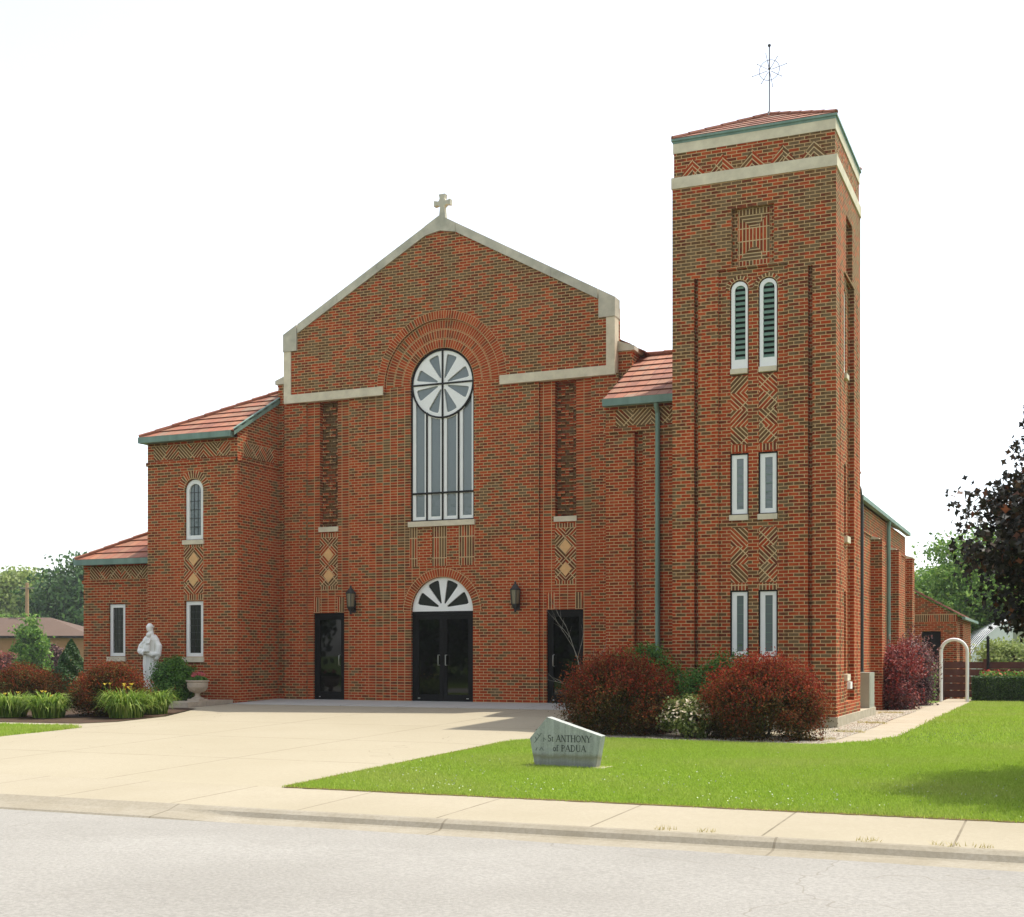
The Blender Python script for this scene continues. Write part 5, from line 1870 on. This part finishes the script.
quad3(mb, [(.5, 7.6, ez_), (L - .5, 7.6, ez_), (L + 4, 3.5, rz_), (-4.2, 3.5, rz_)], 'shingle')
quad3(mb, [(L - .5, -.6, ez_ - .16), (.5, -.6, ez_ - .16), (.5, -.6, ez_), (L - .5, -.6, ez_)], 'bronze')
quad3(mb, [(.5, -.6, ez_ - .16), (.5, 7.6, ez_ - .16), (.5, 7.6, ez_), (.5, -.6, ez_)], 'bronze')
quad3(mb, [(L - .5, -.6, ez_ - .16), (.5, -.6, ez_ - .16), (.5, .1, ez_ - .16), (L - .5, .1, ez_ - .16)], 'bronze')
mb.build('roof', bg_)
mb = MB()
mb.plate(MFh, rect(-7.98, -6.92, .92, 2.18), [rect(-7.9, -7.5, 1.0, 2.1), rect(-7.4, -7.0, 1.0, 2.1)], .1, .2, 'white')
w_ = mb.build('window', bg_)
mb = MB(); mb.plate(MFh, rect(-7.95, -6.95, .95, 2.15), [], .17, .2, 'glass_grey'); mb.build('pane', w_)
mb = MB(); mb.plate(MFh, rect(-3.28, -2.52, -.3, 1.98), [], .2, .25, 'bronze'); mb.build('door', bg_)
# utility pole
p = at(27, 655, 104)
mb = MB()
mb.tube([(p[0], p[1], -.3), (p[0], p[1], 7.0)], [.18, .13], 'polewood', 8)
o = mb.build('utility_pole')
tag(o, 'wooden utility pole rising beyond the bungalow roof', 'pole')
mb = MB(); mb.box(p[0] - .7, p[0] + .7, p[1] - .06, p[1] + .06, 6.5, 6.6, 'twig'); mb.build('crossarm', o)
# low garden shrubs in front of the bungalow
for i, (px, lab, mat, r, h) in enumerate(((6, 'small dark red shrub by the bungalow window', 'crimson', 1.1, 1.5), (17, 'round tan green shrub below the bungalow window', 'hydra', .9, 1.0), (33, 'wide pale olive shrub under the small upright tree', 'hydra', 1.3, 1.0), (55, 'dark purple shrub in front of the bungalow door', 'purple', .8, 1.9), (82, 'small yellow green shrub beside the left end of the church', 'hydra', .8, 1.0))):
    q = at(px, 655, 86)
    shrub('garden_shrub', lab, 'shrub', (q[0], q[1]), r, r * .8, h, mat, .09, 1500, .6, 'garden shrubs at the bungalow', z0=-.25)

# garden arch
ax0, ax1, ayy = 10.50, 11.26, 13.0
az = terr(11, 13)
t = thing('garden_arch', 'white round-topped garden arch standing over the path', 'arch', ((ax0 + ax1) / 2, ayy, az))
rr_ = (ax1 - ax0) / 2
cxa = (ax0 + ax1) / 2
zsp = 1.60 - rr_ + .0
for dy, lab in ((0, 'hoop'), (.42, 'hoop')):
    mb = MB()
    pts = [(ax0, ayy + dy, az - .02), (ax0, ayy + dy, zsp)] + [(cxa + rr_ * cos(pi - pi * i / 14), ayy + dy, zsp + rr_ * sin(pi - pi * i / 14)) for i in range(1, 14)] + [(ax1, ayy + dy, zsp), (ax1, ayy + dy, az - .02)]
    mb.tube(pts, .05 if dy == 0 else .028, 'white', 8)
    mb.build(lab, t)
for k in range(9):
    A = pi * (k + .5) / 9
    mb = MB()
    xx, zz = cxa + rr_ * cos(A), zsp + rr_ * sin(A)
    mb.box(xx - .02, xx + .02, ayy, ayy + .42, zz - .012, zz + .012, 'white')
    mb.build('crossbar', t)
# fence, hedge, flowers, post, tank
mb = MB()
fy = 16.2
for i in range(5):
    zz = -.25 + i * .235
    mb.box(10.2, 14.5, fy, fy + .04, zz, zz + .215, 'redwood')
fz = mb.build('board_fence')
tag(fz, 'low dark red brown board fence behind the garden arch', 'fence')
for x in (10.25, 11.55, 12.9, 14.2):
    mb = MB(); mb.box(x, x + .1, fy - .05, fy + .09, -.4, 1.0, 'redwood'); mb.build('post', fz)
t = thing('hedge', 'clipped square green hedge right of the garden arch', 'hedge', (12.8, 13.2, terr(12.8, 13.2)))
N = 36000
hx0, hx1, hy0, hy1, hz0 = 11.4, 15.5, 13.2, 14.3, terr(12.8, 13.2)
P = rng.uniform(0, 1, (N, 3))
f_ = rng.integers(0, 4, N)
P[f_ == 0, 1] = np.abs(rng.normal(0, .05, (f_ == 0).sum()))
P[f_ == 1, 2] = 1 - np.abs(rng.normal(0, .05, (f_ == 1).sum()))
P[f_ == 2, 0] = np.abs(rng.normal(0, .015, (f_ == 2).sum()))
P = P * np.array([hx1 - hx0, hy1 - hy0, .74]) + np.array([hx0, hy0, hz0]) + rng.normal(0, .015, (N, 3))
leaf_mesh('foliage', P, .03, 'hedge', None, .4, parent=t)
t = thing('flower_bed', 'red flowers blooming behind the clipped hedge', 'flowers', (12.6, 15.2, -.28))
P = np.stack([rng.uniform(11.5, 14.5, 5000), rng.uniform(14.8, 15.7, 5000), rng.uniform(-.2, .62, 5000)], 1)
leaf_mesh('leaves', P, .05, 'treeA', None, .3, parent=t)
P = np.stack([rng.uniform(11.5, 14.5, 260), rng.uniform(14.7, 15.7, 260), rng.uniform(.42, .66, 260)], 1)
leaf_mesh('blossom', P, .04, 'petal_r', None, .3, aspect=.9, parent=t)
q = at(988, 655, 41.5)
mb = MB(); mb.tube([(q[0], q[1], -.3), (q[0], q[1], 1.65)], .045, 'dark', 8); mb.tube([(q[0], q[1], 1.65), (q[0], q[1], 1.75)], [.07, .02], 'dark', 8)
tag(mb.build('garden_post'), 'dark post rising out of the small pale tree behind the hedge', 'post')
mb = MB()
q = at(951, 655, 42.5)
mb.tube([(q[0], q[1], -.3), (q[0], q[1], .62)], .035, 'white', 8)
tag(mb.build('garden_post'), 'thin white post seen through the garden arch', 'post')
# white barn with curved ribs far right
q = at(1044, 655, 53)
tk = thing('quonset_barn', 'large white arched metal barn behind the hedge', 'barn', (q[0], q[1], -.3))
def Wb(u, v, w):
    a = THETA - .25
    return (q[0] + u * cos(a) - v * sin(a), q[1] + u * sin(a) + v * cos(a), w)
mb = MB()
R_ = 3.2
n = 24
for i in range(n):
    A, B = pi * i / n, pi * (i + 1) / n
    for (r0, v0, v1) in [(R_ if k % 2 else R_ * .99, k * .5, k * .5 + .5) for k in range(18)]:
        mb.face([Wb(-r0 * cos(A), v0, -.3 + r0 * sin(A)), Wb(-r0 * cos(B), v0, -.3 + r0 * sin(B)), Wb(-r0 * cos(B), v1, -.3 + r0 * sin(B)), Wb(-r0 * cos(A), v1, -.3 + r0 * sin(A))], 'whitemetal')
mb.build('shell', tk)
mb = MB()
pts = [(R_ * .985 * cos(pi * i / n), -.3 + R_ * .985 * sin(pi * i / n)) for i in range(n + 1)]
mb.plate(lambda u, v, d=0: Wb(u, d, v), pts, [rect(-1.2, 1.2, -.25, 2.2)], .02, .1, 'whitemetal')
mb.build('end_wall', tk)
mb = MB(); mb.plate(lambda u, v, d=0: Wb(u, d, v), rect(-1.18, 1.18, -.28, 2.18), [], .05, .1, 'galv'); mb.build('door', tk)

# trees and a house across the street, behind the viewpoint (seen in the glass)
GS = 'street trees across the road'
pr = tree('street_tree', 'large dark tree on the far side of the street', (6, -52), 11, 4.6, 6.0, 'treeC', .3, 100, 90, 1.0, GS, z0=-.6, seed=51, trunk_r=.35, core=.3)
for i, (x, y) in enumerate(((-6, -56), (16, -50), (26, -47), (-18, -54), (38, -52), (-30, -58), (0, -66), (11, -64), (22, -66), (50, -50), (-40, -52), (-48, -60), (-24, -46), (-36, -44), (-12, -62), (-30, -68), (32, -60))):
    c = copy_tree(pr)
    c.location = (x, y, -.6)
    c.rotation_euler = (0, 0, i * 1.3)
# meter on the tower side wall
mb = MB(); mb.box(9.985, 10.05, -2.1, -1.85, .46, .60, 'white')
tag(mb.build('outlet_box'), 'small white outlet box fixed to the sunlit side of the tower', 'box')

# ------------------------------------------------------------------ grass
def inside(px, py, poly):
    c = np.zeros(len(px), bool)
    j = len(poly) - 1
    for i in range(len(poly)):
        xi, yi = poly[i]; xj, yj = poly[j]
        m_ = ((yi > py) != (yj > py)) & (px < (xj - xi) * (py - yi) / (yj - yi + 1e-12) + xi)
        c ^= m_
        j = i
    return c
terr_v = np.vectorize(terr)
def grass_obj(poly, n, x0, x1, y0, y1, h, w, mat='grass', label=None):
    X = rng.uniform(x0, x1, n); Y = rng.uniform(y0, y1, n)
    X2 = X + rng.normal(0, .04, n); Y2 = Y + rng.normal(0, .04, n)
    k = inside(X2, Y2, poly)
    X, Y = X[k], Y[k]
    Z = terr_v(X, Y)
    N = len(X)
    A = rng.uniform(0, 2 * pi, N)
    patch = .5 + .5 * np.sin(X * 1.3 + 1.7 * np.sin(Y * .9)) * np.sin(Y * 1.1 + 1.3 * np.sin(X * .7))
    hh_ = h * rng.uniform(.5, 1.25, N) * (.75 + .45 * patch)
    lean = rng.normal(0, .45, (N, 2)) * hh_[:, None]
    V = np.empty((N, 3, 3))
    V[:, 0] = np.stack([X - w * np.cos(A), Y - w * np.sin(A), Z - .005], 1)
    V[:, 1] = np.stack([X + w * np.cos(A), Y + w * np.sin(A), Z - .005], 1)
    V[:, 2] = np.stack([X + lean[:, 0], Y + lean[:, 1], Z + hh_], 1)
    me = bpy.data.meshes.new('grass')
    me.vertices.add(N * 3); me.loops.add(N * 3); me.polygons.add(N)
    me.vertices.foreach_set('co', V.ravel().astype(np.float32))
    me.loops.foreach_set('vertex_index', np.arange(N * 3, dtype=np.int32))
    me.polygons.foreach_set('loop_start', np.arange(0, N * 3, 3, dtype=np.int32))
    me.polygons.foreach_set('loop_total', np.full(N, 3, dtype=np.int32))
    uv = np.empty((N, 3, 2)); uv[:, :, 0] = rng.uniform(0, 1, N)[:, None]
    uv[:, :, 1] = np.clip(patch - .32 + rng.normal(0, .18, N), 0, 1)[:, None]
    me.uv_layers.new(name='UVMap').data.foreach_set('uv', uv.ravel().astype(np.float32))
    me.materials.append(M[mat]); me.update(calc_edges=True)
    o = bpy.data.objects.new('grass', me)
    COL.objects.link(o)
    tag(o, label, 'grass', kind='stuff')
    return o
grass_obj(LAWN_R, 430000, 5.8, 14.4, -15.85, -6.8, .033, .006, label='mown green lawn grass in front of the tower')
grass_obj(LAWN_R, 90000, 9.5, 14.6, -7.5, 14, .05, .010, label='mown green lawn grass running back to the clipped hedge')
grass_obj(LAWN_L, 90000, -9, -2.7, -15.85, -9.0, .05, .008, label='strip of lawn grass left of the driveway')
# worn soil line where the lawn meets the pavement
ew = []
for i in range(130):
    x_ = 5.86 + i * .08
    ew.append((x_, -15.8 - .035 - .03 * random.random()))
sheet('lawn_edge', [(16, -15.74), (5.86, -15.74)] + ew + [(16, -15.84)], 'edge_soil', .006, .5, zf=lambda x, y: terr(x, -15.8))
ew = [(5.85 - .035 - .03 * random.random(), -15.7 + i * .08) for i in range(78)]
sheet('lawn_edge', [(5.9, -9.5), (5.9, -15.74)] + ew, 'edge_soil', .006, .5)
# white clover heads
n = 1300
X = rng.uniform(5.9, 14.2, n); Y = -15.8 + np.abs(rng.normal(0, 2.2, n))
dens = np.sin(X * 1.9 + 2) * np.sin(Y * 1.3) + rng.normal(0, .5, n)
k = inside(X, Y, LAWN_R) & (dens > .1)
X, Y = X[k], Y[k]
cl = leaf_mesh('clover_flowers', np.stack([X, Y, terr_v(X, Y) + .05], 1), .008, 'petal_w', None, 1.5, aspect=.9)
tag(cl, 'white clover heads scattered through the lawn', 'clover', kind='stuff')
# dry tufts on the gravel and at the kerb
def tuft(c, n, r, h, mat, label):
    z = c[2] if len(c) > 2 else terr(c[0], c[1])
    A = rng.uniform(0, 2 * pi, n); q = np.sqrt(rng.uniform(0, 1, n)) * r
    X = c[0] + q * np.cos(A); Y = c[1] + q * np.sin(A) * .5
    mb = MB()
    for x_, y_ in zip(X, Y):
        a = random.uniform(0, 6.28); l = random.gauss(0, .5) * h; m2 = random.gauss(0, .5) * h; u = random.random()
        mb.face([(x_ - .004 * cos(a), y_ - .004 * sin(a), z), (x_ + .004 * cos(a), y_ + .004 * sin(a), z), (x_ + l, y_ + m2, z + h * random.uniform(.5, 1))], mat, [(u, 0)] * 3)
    o = mb.build('grass_tuft')
    tag(o, label, 'grass tuft', 'dry tufts on the gravel')
    return o
for c, lab in (((10.15, -6.4), 'yellow grass tuft in the gravel nearest the tower corner shrub'), ((10.35, -4.4), 'yellow grass tuft in the gravel midway along the plinth'), ((10.4, -1.6), 'small yellow grass tuft beside the path joint'), ((10.2, 3.2), 'yellow grass tuft near the grey cabinet')):
    tuft(c, 260, .3, .07, 'drygrass', lab)
# gravel stones
n = 16000
X = rng.uniform(9.9, 10.7, n); Y = -7.2 + (rng.uniform(0, 1, n) ** 1.4) * 12
X2 = rng.uniform(6.4, 10.4, n // 3); Y2 = rng.uniform(-8.1, -6.2, n // 3)
X = np.concatenate([X, X2]); Y = np.concatenate([Y, Y2])
GP = [(6.3, -8.2), (6.6, -7.85), (7.5, -7.3), (8.4, -7.2), (9.3, -7.4), (10.3, -7.2), (10.45, -6.6), (10.6, -3), (10.6, 5), (9.99, 5), (9.99, -3.25), (6.6, -3.25), (6.3, -5)]
k = inside(X, Y, GP); X, Y = X[k], Y[k]
N = len(X)
base = np.array([(1, 0, 0), (0, 1, 0), (-1, 0, 0), (0, -1, 0), (0, 0, 1), (0, 0, -1)], float)
tri = np.array([(0, 1, 4), (1, 2, 4), (2, 3, 4), (3, 0, 4), (1, 0, 5), (2, 1, 5), (3, 2, 5), (0, 3, 5)])
ang = rng.uniform(0, 2 * pi, N)
sc_ = rng.uniform(.010, .028, N)
V = base[None] * np.stack([sc_, sc_ * .75, sc_ * .5], 1)[:, None, :] * rng.uniform(.7, 1.2, (N, 6, 1))
ca, sa = np.cos(ang)[:, None], np.sin(ang)[:, None]
V = np.stack([V[:, :, 0] * ca - V[:, :, 1] * sa, V[:, :, 0] * sa + V[:, :, 1] * ca, V[:, :, 2]], 2)
V += np.stack([X, Y, terr_v(X, Y) + .006], 1)[:, None, :]
Fi = (tri[None] + (np.arange(N) * 6)[:, None, None]).reshape(-1, 3)
me = bpy.data.meshes.new('gravel_stones')
me.vertices.add(N * 6); me.loops.add(len(Fi) * 3); me.polygons.add(len(Fi))
me.vertices.foreach_set('co', V.ravel().astype(np.float32))
me.loops.foreach_set('vertex_index', Fi.ravel().astype(np.int32))
me.polygons.foreach_set('loop_start', np.arange(0, len(Fi) * 3, 3, dtype=np.int32))
me.polygons.foreach_set('loop_total', np.full(len(Fi), 3, dtype=np.int32))
uv = np.repeat(rng.uniform(0, 1, N), 24)
me.uv_layers.new(name='UVMap').data.foreach_set('uv', np.stack([uv, uv * 0], 1).ravel().astype(np.float32))
me.materials.append(M['stones']); me.update(calc_edges=True)
o = bpy.data.objects.new('gravel_stones', me); COL.objects.link(o)
tag(o, 'loose pale gravel stones around the foot of the tower', 'gravel', kind='stuff')

# weeds in the joints of the pavement
for wx, wy, n_, lab in ((10.73, -17.28, 26, 'weed tuft at the kerb in front of the stone sign'), (11.05, -17.28, 16, 'smaller weed tuft just right of the one in front of the stone sign'),
                        (12.45, -17.30, 24, 'weed tuft at the kerb nearest the sidewalk joint'), (13.05, -17.30, 26, 'weed tuft at the kerb near the right edge of the picture'), (13.3, -17.28, 20, 'rightmost weed tuft along the kerb')):
    o = tuft((wx, wy, zwalk(wx, wy) - .002), n_, .12, .05, 'drygrass', lab)
    o['category'] = 'weed'
    o['group'] = 'weeds along the kerb'
